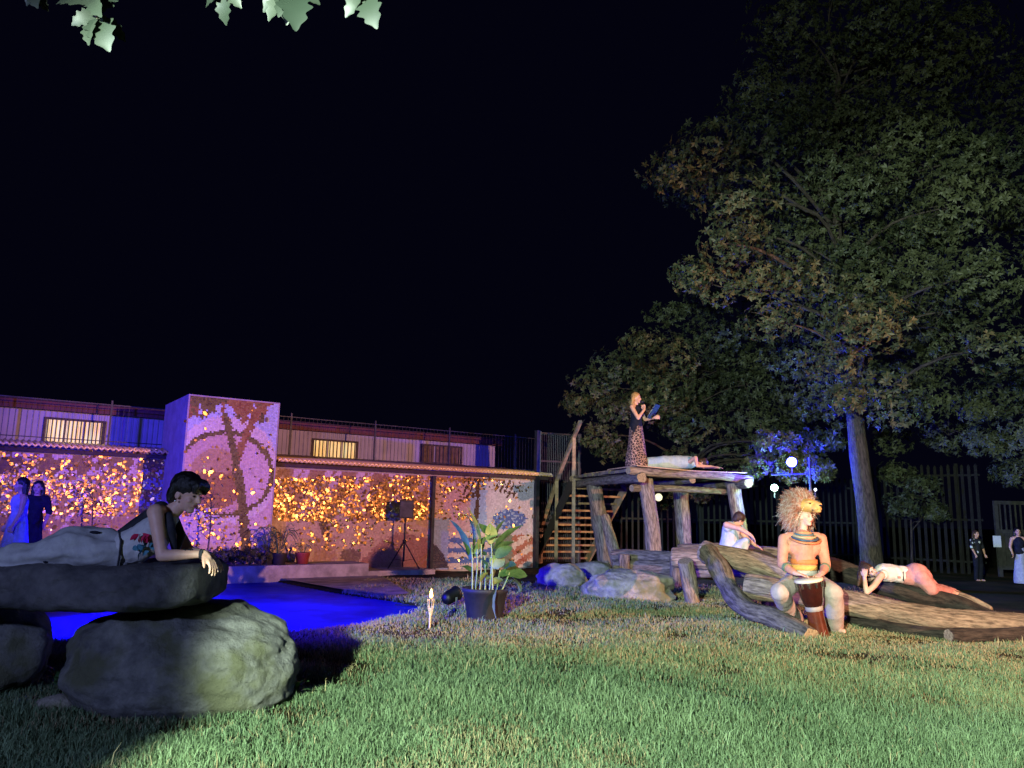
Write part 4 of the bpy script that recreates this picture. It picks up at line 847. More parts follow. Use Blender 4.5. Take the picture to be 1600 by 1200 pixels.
# ------------------------------------------------------------------ people
M_skin = mat('skin', rgb(196, 146, 120), rgb(208, 160, 134), 0.5, scale=12, spec=0.35, trans=0.12); M_skin2 = mat('skin_fair', rgb(206, 160, 138), rgb(216, 172, 150), 0.5, scale=12, spec=0.35, trans=0.12)
M_hairblack = mat('black_hair', rgb(14, 12, 13), rgb(26, 22, 22), 0.38, scale=40, bump=0.5, bscale=60, stretch=(1, 1, .25), spec=.5); M_hairbrown = mat('brown_hair', rgb(46, 32, 26), rgb(70, 50, 38), 0.5, scale=30, bump=0.5, bscale=60, stretch=(1, 1, .3))
M_hairblond = mat('blond_hair', rgb(150, 108, 66), rgb(186, 146, 96), 0.5, scale=30, bump=0.5, bscale=60, stretch=(1, 1, .3))
def cloth(name, a, b, sc=14): return mat(name, a, b, 0.85, scale=sc, bump=0.35, bscale=18, spec=.15)
M_greywhite = cloth('pale_cloth', rgb(176, 174, 172), rgb(192, 190, 188)); M_beige = cloth('beige_cloth', rgb(178, 168, 156), rgb(194, 184, 172)); M_rose = cloth('rose_cloth', rgb(176, 120, 112), rgb(192, 138, 128)); M_dark = cloth('dark_cloth', rgb(20, 22, 34), rgb(32, 34, 48)); M_blueg = cloth('gown_cloth', rgb(150, 150, 190), rgb(176, 176, 208)); M_vest = cloth('dark_vest', rgb(40, 40, 46), rgb(58, 58, 62)); M_salmon = cloth('tunic_cloth', rgb(184, 126, 102), rgb(200, 142, 116)); M_bluegrey = cloth('grey_blue_cloth', rgb(150, 164, 164), rgb(170, 182, 180))
def Pt(p): return Vector(p) if len(p) == 3 and not isinstance(p, tuple) else (at(*p) if isinstance(p, tuple) else Vector(p))
class Body:
    def __init__(s): s.pr = []
    def cap(s, a, ra, b, rb, mi=0): s.pr.append(('c', Pt(a), ra, Pt(b), rb, mi)); return s
    def chain(s, pts, rads, mi=0):
        pts = [Pt(p) for p in pts]
        for i in range(len(pts)-1): s.cap(pts[i], rads[i], pts[i+1], rads[i+1], mi)
        return s
    def ell(s, c, r, R=None, mi=0): s.pr.append(('e', Pt(c), Vector(r), R if R is not None else Matrix.Identity(3), 0, mi)); return s
    def sdist(s, X):
        D = []
        for p in s.pr:
            if p[0] == 'c':
                a, b = np.array(p[1]), np.array(p[3]); e = b-a; t = np.clip(((X-a) @ e)/max(e @ e, 1e-9), 0, 1); D.append(np.linalg.norm(X-a-t[:, None]*e, axis=1)-(p[2]+(p[4]-p[2])*t))
            else:
                Rm = np.array(p[3]); q = (X-np.array(p[1])) @ Rm; r = np.array(p[2]); k = np.linalg.norm(q/r, axis=1); D.append((k-1)*r.min())
        return np.stack(D, 1)
    def build(s, name, mats, parent, voxel, smooth=4, disp=None):
        m_ = MB()
        for p in s.pr:
            if p[0] == 'c':
                a, ra, b, rb = p[1:5]; d = b-a; L = d.length
                if L < 1e-5: m_.ball(a, max(ra, rb), 0, 14, 8); continue
                d.normalize(); R = d.to_track_quat('Z', 'Y').to_matrix(); prof = [(ra*math.sin(t), -ra*math.cos(t)) for t in (0.12, .5, .9, 1.3, 1.57)] + [(rb*math.cos(t), L+rb*math.sin(t)) for t in (0, .35, .75, 1.1, 1.45)]
                m_.lathe(a, prof, 16, 0, R); n = len(m_.v); m_.f.append(tuple(reversed(range(n-160, n-144)))); m_.m.append(0); m_.f.append(tuple(range(n-16, n))); m_.m.append(0)
            else: m_.ball(p[1], tuple(p[2]), 0, 20, 12, p[3])
        o = m_.build('tmp', mats, None); md = o.modifiers.new('r', 'REMESH'); md.mode = 'VOXEL'; md.voxel_size = voxel; sm = o.modifiers.new('s', 'SMOOTH'); sm.factor = .5; sm.iterations = smooth
        dg = bpy.context.evaluated_depsgraph_get(); me = bpy.data.meshes.new_from_object(o.evaluated_get(dg)); bpy.data.objects.remove(o, do_unlink=True); me.name = name
        me.materials.clear()
        for mt in mats: me.materials.append(mt)
        n = len(me.vertices); co = np.empty(n*3, np.float32); me.vertices.foreach_get('co', co); co = co.reshape(-1, 3)
        if disp is not None:
            no = np.empty(n*3, np.float32); me.vertices.foreach_get('normal', no); no = no.reshape(-1, 3); h = np.array([disp(Vector(c_)) for c_ in co]); me.vertices.foreach_set('co', (co+no*h[:, None]).astype(np.float32).ravel())
        f = len(me.polygons); fc = np.empty(f*3, np.float32); me.polygons.foreach_get('center', fc); mi = np.array([p[5] for p in s.pr])[np.argmin(s.sdist(fc.reshape(-1, 3).astype(float)), 1)]
        me.polygons.foreach_set('material_index', mi.astype(np.int32)); me.polygons.foreach_set('use_smooth', [True]*f); me.update(); return link_mesh(name, me, parent)
def frame(f, u):
    f = Vector(f).normalized(); u = Vector(u); u = (u-f*u.dot(f)).normalized(); l = u.cross(f); return f, l, u
def head(B, c, f, u, s=1.0, mi=0, neck=None):
    c = Pt(c); f, l, u = frame(f, u); R = Matrix((f, l, u)).transposed(); P_ = lambda a, b, h: c+(f*a+l*b+u*h)*s
    B.ell(P_(-.012, 0, .028), Vector((.098, .077, .09))*s, R, mi); B.ell(P_(.03, 0, -.035), Vector((.062, .056, .075))*s, R, mi); B.cap(P_(.086, 0, .012), .011*s, P_(.107, 0, -.024), .015*s, mi)
    B.ell(P_(.08, 0, -.058), Vector((.016, .025, .014))*s, R, mi); B.ell(P_(.062, 0, -.095), Vector((.026, .028, .02))*s, R, mi); B.ell(P_(.075, 0, .03), Vector((.018, .052, .014))*s, R, mi)
    for k in (-1, 1): B.ell(P_(-.012, k*.077, -.012), Vector((.022, .009, .033))*s, R, mi); B.ell(P_(.06, k*.04, -.03), Vector((.02, .02, .02))*s, R, mi)
    if neck is not None: B.cap(P_(-.02, 0, -.06), .05*s, neck, .058*s, mi)
    return P_, R
def face_parts(P_, R, parent, s=1.0, closed=True):
    M_eye = bpy.data.materials.get('eye_line') or mat('eye_line', rgb(30, 22, 20)); M_lip = bpy.data.materials.get('lip') or mat('lip', rgb(150, 80, 74), rough=.4)
    for k in (-1, 1): m_ = MB(); m_.ball(P_(.082, k*.033, .004), (.006*s, .014*s, .006*s), 0, 8, 5, R); m_.build('eye', M_eye, parent); m_ = MB(); m_.ball(P_(.086, k*.034, .026), (.006*s, .02*s, .004*s), 0, 8, 5, R); m_.build('eyebrow', M_eye, parent)
    m_ = MB(); m_.ball(P_(.092, 0, -.058), (.007*s, .021*s, .008*s), 0, 8, 5, R); m_.build('lips', M_lip, parent)
def hand(B, wrist, d, n, s=1.0, curl=.5, mi=0, side=1):
    """palm, four fingers of different lengths and a thumb from the side of the palm"""
    w = Pt(wrist); d, l, n = frame(d, n); P_ = lambda a, b, h: w+(d*a+l*b+n*h)*s
    B.cap(P_(-.01, 0, 0), .026*s, P_(.03, 0, 0), .027*s, mi)
    for k, (o, L) in enumerate(((-.033, .062), (-.011, .076), (.011, .082), (.033, .07))):
        B.cap(P_(.015, o*.6, 0), .017*s, P_(.075, o, 0), .0125*s, mi); c1 = curl*.7; c2 = curl*1.5; a0 = P_(.078, o, 0); a1 = P_(.078+L*.5*math.cos(c1), o*1.2, -L*.5*math.sin(c1)); a2 = P_(.078+L*.5*math.cos(c1)+L*.5*math.cos(c2), o*1.3, -L*.5*math.sin(c1)-L*.5*math.sin(c2))
        B.chain([a0, a1, a2], [.0098*s, .009*s, .0075*s], mi)
    B.chain([P_(.012, side*.026, 0), P_(.045, side*.052, -.012), P_(.078, side*.06, -.026)], [.015*s, .011*s, .0085*s], mi)
def hair_noise(sc, amp): return lambda c: amp*noise.noise(Vector((c.x*sc, c.y*sc, c.z*sc*.35)))+amp*.5*noise.noise(Vector((c.x*sc*2.3, c.y*sc*2.3, c.z*sc)))
def fold(sc, amp, ax=(1, 1, .35)): return lambda c: amp*noise.noise(Vector((c.x*sc*ax[0], c.y*sc*ax[1], c.z*sc*ax[2])))+amp*.4*noise.noise(Vector((c.x*sc*2.1*ax[0], c.y*sc*2.1*ax[1], c.z*sc*2*ax[2])))
TOW = Vector((0, -1, 0))      # towards the camera
# --- woman propped on her elbows on the slab
def slab_woman():
    d = 5.62; t = empty('person', at(150, 885, d), 'woman with short black hair lying propped on her elbows on the stone slab', 'person')
    B = Body(); c_ = (293, 772, d); nk = at(263, 806, d)
    P_, R = head(B, c_, (0.93, -.28, -.26), (.2, 0, 1), 1.08, 0, nk)
    # shoulders, arms
    sN, sF = at(243, 800, d-.15), at(258, 800, d+.17); eN, eF = at(253, 868, d-.2), at(296, 862, d+.12); wN, wF = at(308, 866, d-.16), at(322, 866, d-.02)
    B.cap(sN, .058, sF, .055, 0)
    B.chain([sN, sN.lerp(eN, .5), eN], [.055, .047, .04], 0); B.chain([eN, eN.lerp(wN, .4), wN], [.041, .039, .027], 0); B.chain([sF, eF, wF], [.05, .04, .027], 0)
    hand(B, at(320, 867, d-.14), (.72, -.1, -.72), (.6, -.1, .7), 1.05, .55, 0, -1); hand(B, at(326, 868, d+.02), (.8, -.25, -.5), (.45, -.1, .9), 1.0, .5, 0, 1)
    B.cap(wN, .027, at(321, 867, d-.14), .025, 0); B.cap(wF, .027, at(327, 868, d+.02), .025, 0)
    # bare chest inside the body; legs under trousers
    B.chain([at(258, 815, d), at(240, 835, d), at(205, 852, d)], [.095, .1, .095], 1); B.chain([at(205, 852, d), at(150, 860, d)], [.095, .105], 1)
    for k in (-1, 1): B.chain([at(140, 862, d+k*.09), at(40, 873, d+k*.1), at(-75, 885, d+k*.09)], [.08, .06, .045], 1)
    B.build('body', [M_skin2, M_greywhite], t, .0065, 3)
    face_parts(P_, R, t, 1.08)
    T = Body()
    T.chain([at(252, 822, d), at(237, 838, d), at(212, 851, d), at(192, 857, d)], [.118, .135, .135, .12], 0); T.cap(at(243, 822, d-.1), .07, at(246, 826, d+.1), .07, 0)
    T.build('top', [M_greywhite], t, .009, 4, fold(12, .016, (1, 1, .6)))
    V_ = Body(); V_.chain([at(251, 796, d+.02), at(238, 812, d+.02), at(215, 828, d+.02), at(196, 838, d+.02)], [.062, .085, .085, .07]); V_.chain([at(263, 806, d-.1), at(268, 830, d-.13), at(272, 856, d-.1)], [.03, .03, .022]); V_.chain([at(274, 812, d+.04), at(284, 836, d-.02), at(278, 856, d-.04)], [.03, .028, .02])
    V_.build('vest', [M_vest], t, .009, 4)
    L = Body(); L.chain([at(190, 857, d), at(168, 857, d), at(145, 857, d), at(115, 856, d)], [.12, .145, .155, .16]); L.ell(at(116, 850, d-.06), (.15, .12, .125)); L.ell(at(116, 850, d+.08), (.15, .12, .125))
    for k in (-1, 1): L.chain([at(118, 856, d+k*.09), at(50, 872, d+k*.1), at(-20, 880, d+k*.1), at(-90, 886, d+k*.09)], [.13, .1, .085, .08])
    L.cap(at(50, 876, d), .09, at(-80, 888, d), .07)
    for k in (-1, 1): L.cap(at(184, 860, d+k*.05), .1, at(118, 855, d+k*.1), .13); L.cap(at(186, 866, d+k*.04), .09, at(60, 880, d+k*.1), .09)
    L.build('trousers', [cloth('linen_trousers', rgb(150, 150, 150), rgb(172, 172, 170))], t, .01, 10, fold(9, .03, (.45, 1, 1.3)))
    m_ = MB(); m_.tube([at(186, 830, d-.04), at(189, 845, d-.15), at(187, 868, d-.14), at(184, 884, d-.1)], .008, 6); m_.build('waistband', M_vest, t)
    H = Body(); q = lambda a, b, h: P_(a, b, h); H.ell(q(-.03, 0, .05), Vector((.108, .098, .098))*1.08, R); H.ell(q(-.075, 0, -.02), Vector((.06, .085, .085))*1.08, R); H.ell(q(.055, 0, .085), Vector((.06, .08, .042))*1.08, R)
    for k in (-1, 1): H.chain([q(.085, k*.055, .07), q(.088, k*.06, .03)], [.032, .014]); H.chain([q(-.05, k*.082, .04), q(-.06, k*.078, -.06)], [.035, .022])
    H.build('hair', [M_hairblack], t, .008, 3, hair_noise(30, .006))
    m_ = MB(); m_.tube([P_(-.005, -.088, -.05), P_(-.005, -.09, -.058)], .008, 8); m_.build('earring', mat('silver', rgb(200, 200, 205), rough=.3, metal=1), t)
    for k, px in enumerate((289, 297, 316)): a = at(px, 866, d-.165+.01*k); m_ = MB(); m_.tube([a-Vector((.012, 0, 0)), a+Vector((.012, 0, 0))], .036, 16); m_.build('bracelet', M_vest, t)
    M_red = cloth('red_flower', rgb(170, 30, 70), rgb(200, 50, 90)); M_teal = cloth('teal_leaf', rgb(40, 90, 110), rgb(90, 140, 150))
    for k in range(16):
        red = k < 7; px = random.uniform(206, 232) if red else random.uniform(206, 242); py = random.uniform(835, 845) if red else random.uniform(850, 871); a = at(px, py, d-.155 if red else d-.15); e = Vector((random.uniform(-1, 1), -.15, random.uniform(-1, 1))).normalized(); m_ = MB(); leafblade(m_, a-e*.03, a+e*.035+Vector((0, -.008, 0)), .018, .1, 1.2, 0, 4); m_.build('petal' if red else 'flower_leaf', M_red if red else M_teal, t)
    a = at(72, 876, d-.165); m_ = MB(); m_.ball(a, (.03, .02, .018), 0, 10, 6); m_.build('fabric_rose', M_dark, t); a = at(148, 832, d-.1); m_ = MB(); m_.ball(a, (.045, .02, .012), 0, 10, 6); m_.build('fabric_rose', M_dark, t)
slab_woman()
# --- generic dressed standing figure
def standing(label, px, pyfoot, pytop, d, hairm, topm, skirtm, face=(1, -.4, 0), gown=True, arms=None, base=None, hairlong=.0, width=1.0, bare=True):
    foot = at(px, pyfoot, d); topz = at(px, pytop, d).z; H = topz-foot.z; k = H/1.68; b = Vector((foot.x, d, foot.z)) if base is None else base; t = empty('person', b, label, 'person', None)
    f = Vector(face).normalized(); l = UPV.cross(f); Q = lambda a, c_, h: b+(f*a+l*c_)*k+UPV*(h*k)
    B = Body(); P_, R = head(B, Q(.02, 0, 1.56), f, (0, 0, 1), k, 0, Q(-.01, 0, 1.37)); B.cap(Q(-.01, -.12, 1.36), .06*k, Q(-.01, .12, 1.36), .06*k, 0)
    B.chain([Q(0, 0, 1.3), Q(0, 0, 1.1), Q(0, 0, .92)], [.105*k, .085*k, .11*k], 1)
    for s_ in (-1, 1): B.chain([Q(0, s_*.09, .9), Q(.02, s_*.09, .48), Q(-.02, s_*.09, .09)], [.075*k, .055*k, .038*k], 1); B.cap(Q(-.03, s_*.09, .035), .035*k, Q(.13, s_*.1, .03), .028*k, 0)
    for s_, (el, wr, hd) in zip((-1, 1), arms or (((.03, -.24, 1.1), (.12, -.2, .88), (.3, 0, -1)), ((.03, .24, 1.1), (.12, .2, .88), (.3, 0, -1)))):
        B.chain([Q(-.01, s_*.17, 1.35), Q(*el), Q(*wr)], [.052*k, .04*k, .027*k], 0); dd = f*hd[0]+l*hd[1]+UPV*hd[2]; hand(B, Q(*wr), dd, l*(-s_), k, 1.0, 0, s_)
    B.build('body', [M_skin, topm], t, .012, 3); face_parts(P_, R, t, k)
    T = Body(); T.chain([Q(.01, 0, 1.28), Q(0, 0, 1.1), Q(0, 0, .95)], [.138*k, .12*k, .145*k]); T.cap(Q(.03, -.07, 1.25), .09*k, Q(.03, .07, 1.25), .09*k)
    if not bare:
        T.cap(Q(-.01, -.15, 1.36), .068*k, Q(-.01, .15, 1.36), .068*k); ar = arms or (((.03, -.24, 1.1), 0, 0), ((.03, .24, 1.1), 0, 0))
        for s_, a_ in zip((-1, 1), ar): T.cap(Q(-.01, s_*.17, 1.35), .066*k, Q(*a_[0]), .058*k)
    T.build('top', [topm], t, .014, 4, fold(7, .006))
    if gown:
        G = Body(); G.chain([Q(0, 0, 1.02), Q(0, 0, .85), Q(.01, 0, .4), Q(.02, 0, .09)], [.13*k, .165*k*width, .23*k*width, .28*k*width]); o = G.build('skirt', [skirtm], t, .016, 4, fold(9, .022, (1, 1, .08)))
        # trim the rounded hem flat at the ground
        me = o.data; off = BASE[o.name]; zmin = b.z+.01-off.z
        for v in me.vertices:
            if v.co.z < zmin: v.co.z = zmin+(v.co.z-zmin)*.01
    else:
        G = Body()
        for s_ in (-1, 1): G.chain([Q(0, s_*.08, .95), Q(.02, s_*.09, .48), Q(-.02, s_*.09, .08)], [.11*k, .085*k, .07*k])
        G.build('trousers', [skirtm], t, .014, 4, fold(9, .008))
    Hh = Body(); Hh.ell(P_(-.03, 0, .05), Vector((.105, .095, .095))*k, R); Hh.ell(P_(-.07, 0, -.02), Vector((.06, .08, .09))*k, R)
    if hairlong:
        for s_ in (-1, 0, 1): Hh.chain([P_(-.05, s_*.07, .0), P_(-.06, s_*.085, -.1-hairlong*.5), P_(-.05, s_*.085, -.1-hairlong)], [.05*k, .045*k, .025*k])
    Hh.build('hair', [hairm], t, .011, 3, hair_noise(22, .01)); return t, Q, k
def leopard():
    M = bpy.data.materials.new('leopard_print'); M.use_nodes = True; nt = M.node_tree; b = nt.nodes['Principled BSDF']; b.inputs['Roughness'].default_value = .8; tc = nt.nodes.new('ShaderNodeTexCoord'); v = nt.nodes.new('ShaderNodeTexVoronoi'); v.feature = 'DISTANCE_TO_EDGE'; v.inputs['Scale'].default_value = 16; nt.links.new(tc.outputs['Object'], v.inputs['Vector'])
    r = nt.nodes.new('ShaderNodeValToRGB'); e = r.color_ramp.elements; e[0].position = .04; e[0].color = rgb(176, 138, 118); e[1].position = .1; e[1].color = rgb(50, 30, 27); nt.links.new(v.outputs['Distance'], r.inputs[0]); nt.links.new(r.outputs[0], b.inputs['Base Color']); return M
def singer():
    d = 18.1; b = at(994, 728, d); b.z = ZD-.01
    t, Q, k = standing('blond woman in leopard print skirt singing into a microphone on the platform', 994, 730, 614, d, M_hairblond, M_dark, leopard(), (.8, -.6, 0), True, (((.16, -.2, 1.08), (.24, -.06, 1.28), (-.2, .3, .8)), ((.1, .26, 1.1), (.36, .2, 1.12), (.9, .1, .1))), b, .16, .92)
    m_ = MB(); a = Q(.235, -.04, 1.33); e = Q(.15, 0, 1.5); m_.tube([a, a.lerp(e, .7)], [.014, .017], 10); mic = empty('microphone', a, 'black microphone held to the singer mouth', 'microphone'); o = m_.build('handle', M_black, mic); m_ = MB(); m_.ball(e.lerp(a, .18), .032, 0, 12, 8); m_.build('mesh_head', M_steel, mic)
    c_ = Q(.43, .12, 1.22); fo = empty('song_folder', c_, 'open song folder held out by the singer', 'folder'); m_ = MB(); m_.bar(Q(.3, .1, 1.1), Q(.5, .1, 1.4), .24*k, .012, 0, (.6, .8, 0)); m_.build('cover', M_black, fo, smooth=False); m_ = MB(); m_.bar(Q(.292, .1, 1.115), Q(.485, .1, 1.395), .22*k, .005, 0, (.6, .8, 0)); m_.build('page', mat('page', rgb(220, 220, 215)), fo, smooth=False)
singer()
ga, gb = at(20, 870, 12.6), at(46, 870, 13.2)
standing('woman in long blue lit gown standing at the left edge', 17, 905, 747, 12.4, M_hairblack, M_blueg, M_blueg, (-.7, -.7, 0), True, None, None, .1, 1.0)
standing('dark haired figure in black behind the gown at the left edge', 44, 893, 752, 13.6, M_hairblack, M_dark, M_dark, (.3, -1, 0), True, None, None, .25, .8, False)
def spots():
    M = bpy.data.materials.new('spotted_blouse'); M.use_nodes = True; nt = M.node_tree; b = nt.nodes['Principled BSDF']; b.inputs['Roughness'].default_value = .8; tc = nt.nodes.new('ShaderNodeTexCoord'); v = nt.nodes.new('ShaderNodeTexVoronoi'); v.inputs['Scale'].default_value = 11; nt.links.new(tc.outputs['Object'], v.inputs['Vector'])
    r = nt.nodes.new('ShaderNodeValToRGB'); e = r.color_ramp.elements; e[0].position = .3; e[0].color = rgb(205, 208, 200); e[1].position = .36; e[1].color = rgb(18, 20, 28); nt.links.new(v.outputs['Distance'], r.inputs[0]); nt.links.new(r.outputs[0], b.inputs['Base Color']); return M
standing('person in a black and white spotted blouse standing by the gate', 1530, 908, 829, 20.2, M_hairbrown, spots(), M_dark, (.3, -1, 0), False, None, None, .08, 1, False)
standing('person in a blue lit dress cut off by the right edge', 1597, 912, 825, 19.2, M_hairblack, M_dark, M_blueg, (-.4, -1, 0), True, None, None, .1, .8)
# --- lying on the platform
def deck_sleeper():
    d = 18.0; b = at(1080, 727, d); t = empty('person', Vector((b.x, d, ZD)), 'person in pale grey lying face down on the platform with folded arms', 'person'); z = ZD-.02
    q = lambda px, h, dd=0: Vector((at(px, 725, d+dd).x, d+dd, z+h)); B = Body(); P_, R = head(B, q(1098, .13, .1), (.25, -.3, -.9), (.95, 0, .1), 1, 0, q(1086, .14, .1))
    B.cap(q(1078, .15, -.12), .06, q(1080, .15, .22), .06); B.chain([q(1072, .14), q(1055, .13), q(1035, .12)], [.1, .1, .11], 1); B.chain([q(1035, .1, -.08), q(1008, .08, .05), q(985, .06, .1)], [.08, .06, .05], 1); B.chain([q(1035, .1, .1), q(1008, .08, .2), q(985, .06, .25)], [.08, .06, .05], 1)
    B.chain([q(1078, .16, -.14), q(1087, .24, -.3), q(1089, .05, -.36)], [.055, .046, .036]); B.chain([q(1089, .05, -.36), q(1108, .05, -.3)], [.036, .028]); hand(B, q(1109, .05, -.3), (1, .1, 0), (0, 0, 1), 1, .3); B.chain([q(1080, .15, .22), q(1100, .08, .35), q(1118, .05, .1)], [.055, .042, .03]); hand(B, q(1119, .05, .08), (1, -.3, 0), (0, 0, 1), 1, .3)
    B.build('body', [M_skin, M_bluegrey], t, .012, 3); T = Body(); T.chain([q(1078, .15), q(1057, .15), q(1036, .13), q(1012, .1, .1), q(992, .08, .15)], [.15, .16, .16, .15, .13]); T.build('dress', [M_bluegrey], t, .014, 5, fold(6, .014)); H = Body(); H.ell(P_(-.03, 0, .04), (.11, .1, .1), R); H.ell(P_(-.07, 0, -.02), (.06, .09, .09), R); H.build('hair', [M_hairbrown], t, .011, 3, hair_noise(22, .01))
deck_sleeper()
# --- crouched on the log terrace, arm over the knee
def croucher():
    d = 14.0; t = empty('person', at(1143, 858, d), 'person in pale tunic crouching behind the logs with one arm stretched over the knee', 'person'); a = lambda px, py, dd=0: at(px, py, d+dd); B = Body()
    P_, R = head(B, a(1155, 812, -.05), (.75, .3, -.6), (.5, -.1, .85), 1.0, 0, a(1147, 823, .02)); B.cap(a(1136, 823, -.1), .07, a(1150, 823, .2), .065); B.chain([a(1143, 832, .05), a(1140, 846, .08), a(1140, 862, .1)], [.11, .11, .13], 1)
    B.chain([a(1135, 820, -.14), a(1156, 826, -.28), a(1173, 836, -.32)], [.058, .044, .03]); hand(B, a(1174, 837, -.32), (.55, -.2, -.8), (.8, 0, .6), 1.05, .5); B.chain([a(1150, 824, .2), a(1168, 842, .2), a(1180, 852, .05)], [.055, .042, .03]); hand(B, a(1181, 853, .04), (.7, -.4, -.3), (0, 0, 1), 1, .5)
    for s_ in (-1, 1): B.chain([a(1142, 862, .05+s_*.1), a(1166, 845, -.1+s_*.1), a(1160, 876, -.05+s_*.1)], [.09, .065, .045], 1)
    B.build('body', [M_skin, M_greywhite], t, .011, 3); T = Body(); T.chain([a(1142, 828, .02), a(1140, 844, .05), a(1139, 864, .05)], [.155, .165, .2]); T.cap(a(1137, 824, -.09), .085, a(1149, 825, .18), .08); T.chain([a(1142, 862, -.02), a(1164, 848, -.1)], [.13, .09]); T.build('tunic', [M_greywhite], t, .012, 5, fold(7, .012))
    H = Body(); H.ell(P_(-.03, 0, .04), (.108, .095, .098), R); H.ell(P_(-.065, 0, -.015), (.06, .08, .08), R); H.build('hair', [M_hairbrown], t, .01, 3, hair_noise(24, .006))
croucher()
# --- woman lying on the log at the right
def log_woman():
    d = 12.25; t = empty('person', at(1410, 915, d), 'woman in white top and pink trousers lying over the log with head on her arm', 'person'); a = lambda px, py, dd=0: at(px, py, d+dd); B = Body()
    P_, R = head(B, a(1358, 892, -.05), (.35, -.85, .1), (-.75, 0, .55), 1.0, 0, a(1372, 896, .02)); B.cap(a(1377, 899, -.16), .058, a(1378, 889, .16), .058)
    B.chain([a(1385, 896), a(1405, 898), a(1428, 900)], [.1, .095, .11], 1); B.chain([a(1377, 899, -.18), a(1366, 915, -.3), a(1354, 926, -.34)], [.052, .044, .038]); B.chain([a(1354, 926, -.34), a(1352, 914, -.32), a(1351, 902, -.28)], [.038, .034, .027]); hand(B, a(1351, 901, -.27), (.1, .1, 1), (-.5, -.8, 0), .95, .7)
    B.chain([a(1377, 890, .16), a(1358, 905, .2), a(1348, 905, -.02)], [.05, .04, .028]); hand(B, a(1348, 904, -.04), (-.3, -.3, .6), (0, 1, 0), .95, .6)
    for s_, x in ((-1, 0), (1, 6)): B.chain([a(1436, 902, s_*.1), a(1456+x, 921, s_*.12), a(1490+x, 926, .5+s_*.1)], [.1, .06, .04]); B.cap(a(1490+x, 926, .5+s_*.1), .035, a(1502+x, 930, .55+s_*.1), .026)
    B.build('body', [M_skin2, M_greywhite], t, .01, 3); face_parts(P_, R, t)
    T = Body(); T.chain([a(1380, 895), a(1396, 896), a(1412, 898)], [.14, .135, .13]); T.cap(a(1380, 898, -.12), .075, a(1380, 889, .12), .075); T.build('top', [cloth('white_top', rgb(196, 192, 184), rgb(210, 206, 198))], t, .011, 4, fold(12, .012)); m_ = MB(); m_.tube([a(1413, 884, .02), a(1411, 895, -.13), a(1412, 908, -.12)], .01, 6); m_.build('waistband', M_vest, t)
    L = Body(); L.chain([a(1412, 899), a(1428, 899), a(1440, 903)], [.135, .165, .16]); L.ell(a(1432, 896, -.03), (.175, .15, .165))
    for s_, x in ((-1, 0), (1, 6)): L.chain([a(1438, 902, s_*.1), a(1454+x, 920, s_*.12), a(1484+x, 925, .45+s_*.1)], [.13, .095, .065])
    L.build('trousers', [M_rose], t, .012, 5, fold(7, .012)); m_ = MB(); 
    H = Body(); H.ell(P_(-.03, 0, .045), (.108, .098, .1), R); H.ell(P_(-.07, 0, -.02), (.07, .09, .1), R); q0 = P_(-.03, .02, .08)
    for k in range(5): H.chain([P_(-.03-.012*k, -.06+.03*k, .09), a(1343+2*k, 900, -.1+.02*k), a(1341+1.5*k, 915, -.12+.02*k)], [.05, .038, .018])
    H.build('hair', [M_hairbrown], t, .01, 3, hair_noise(26, .008))
    for px, py in ((1384, 900), (1405, 902)): m_ = MB(); m_.ball(a(px, py, -.14), (.028, .012, .02), 0, 8, 5); m_.build('fabric_rose', M_rose, t)
log_woman()
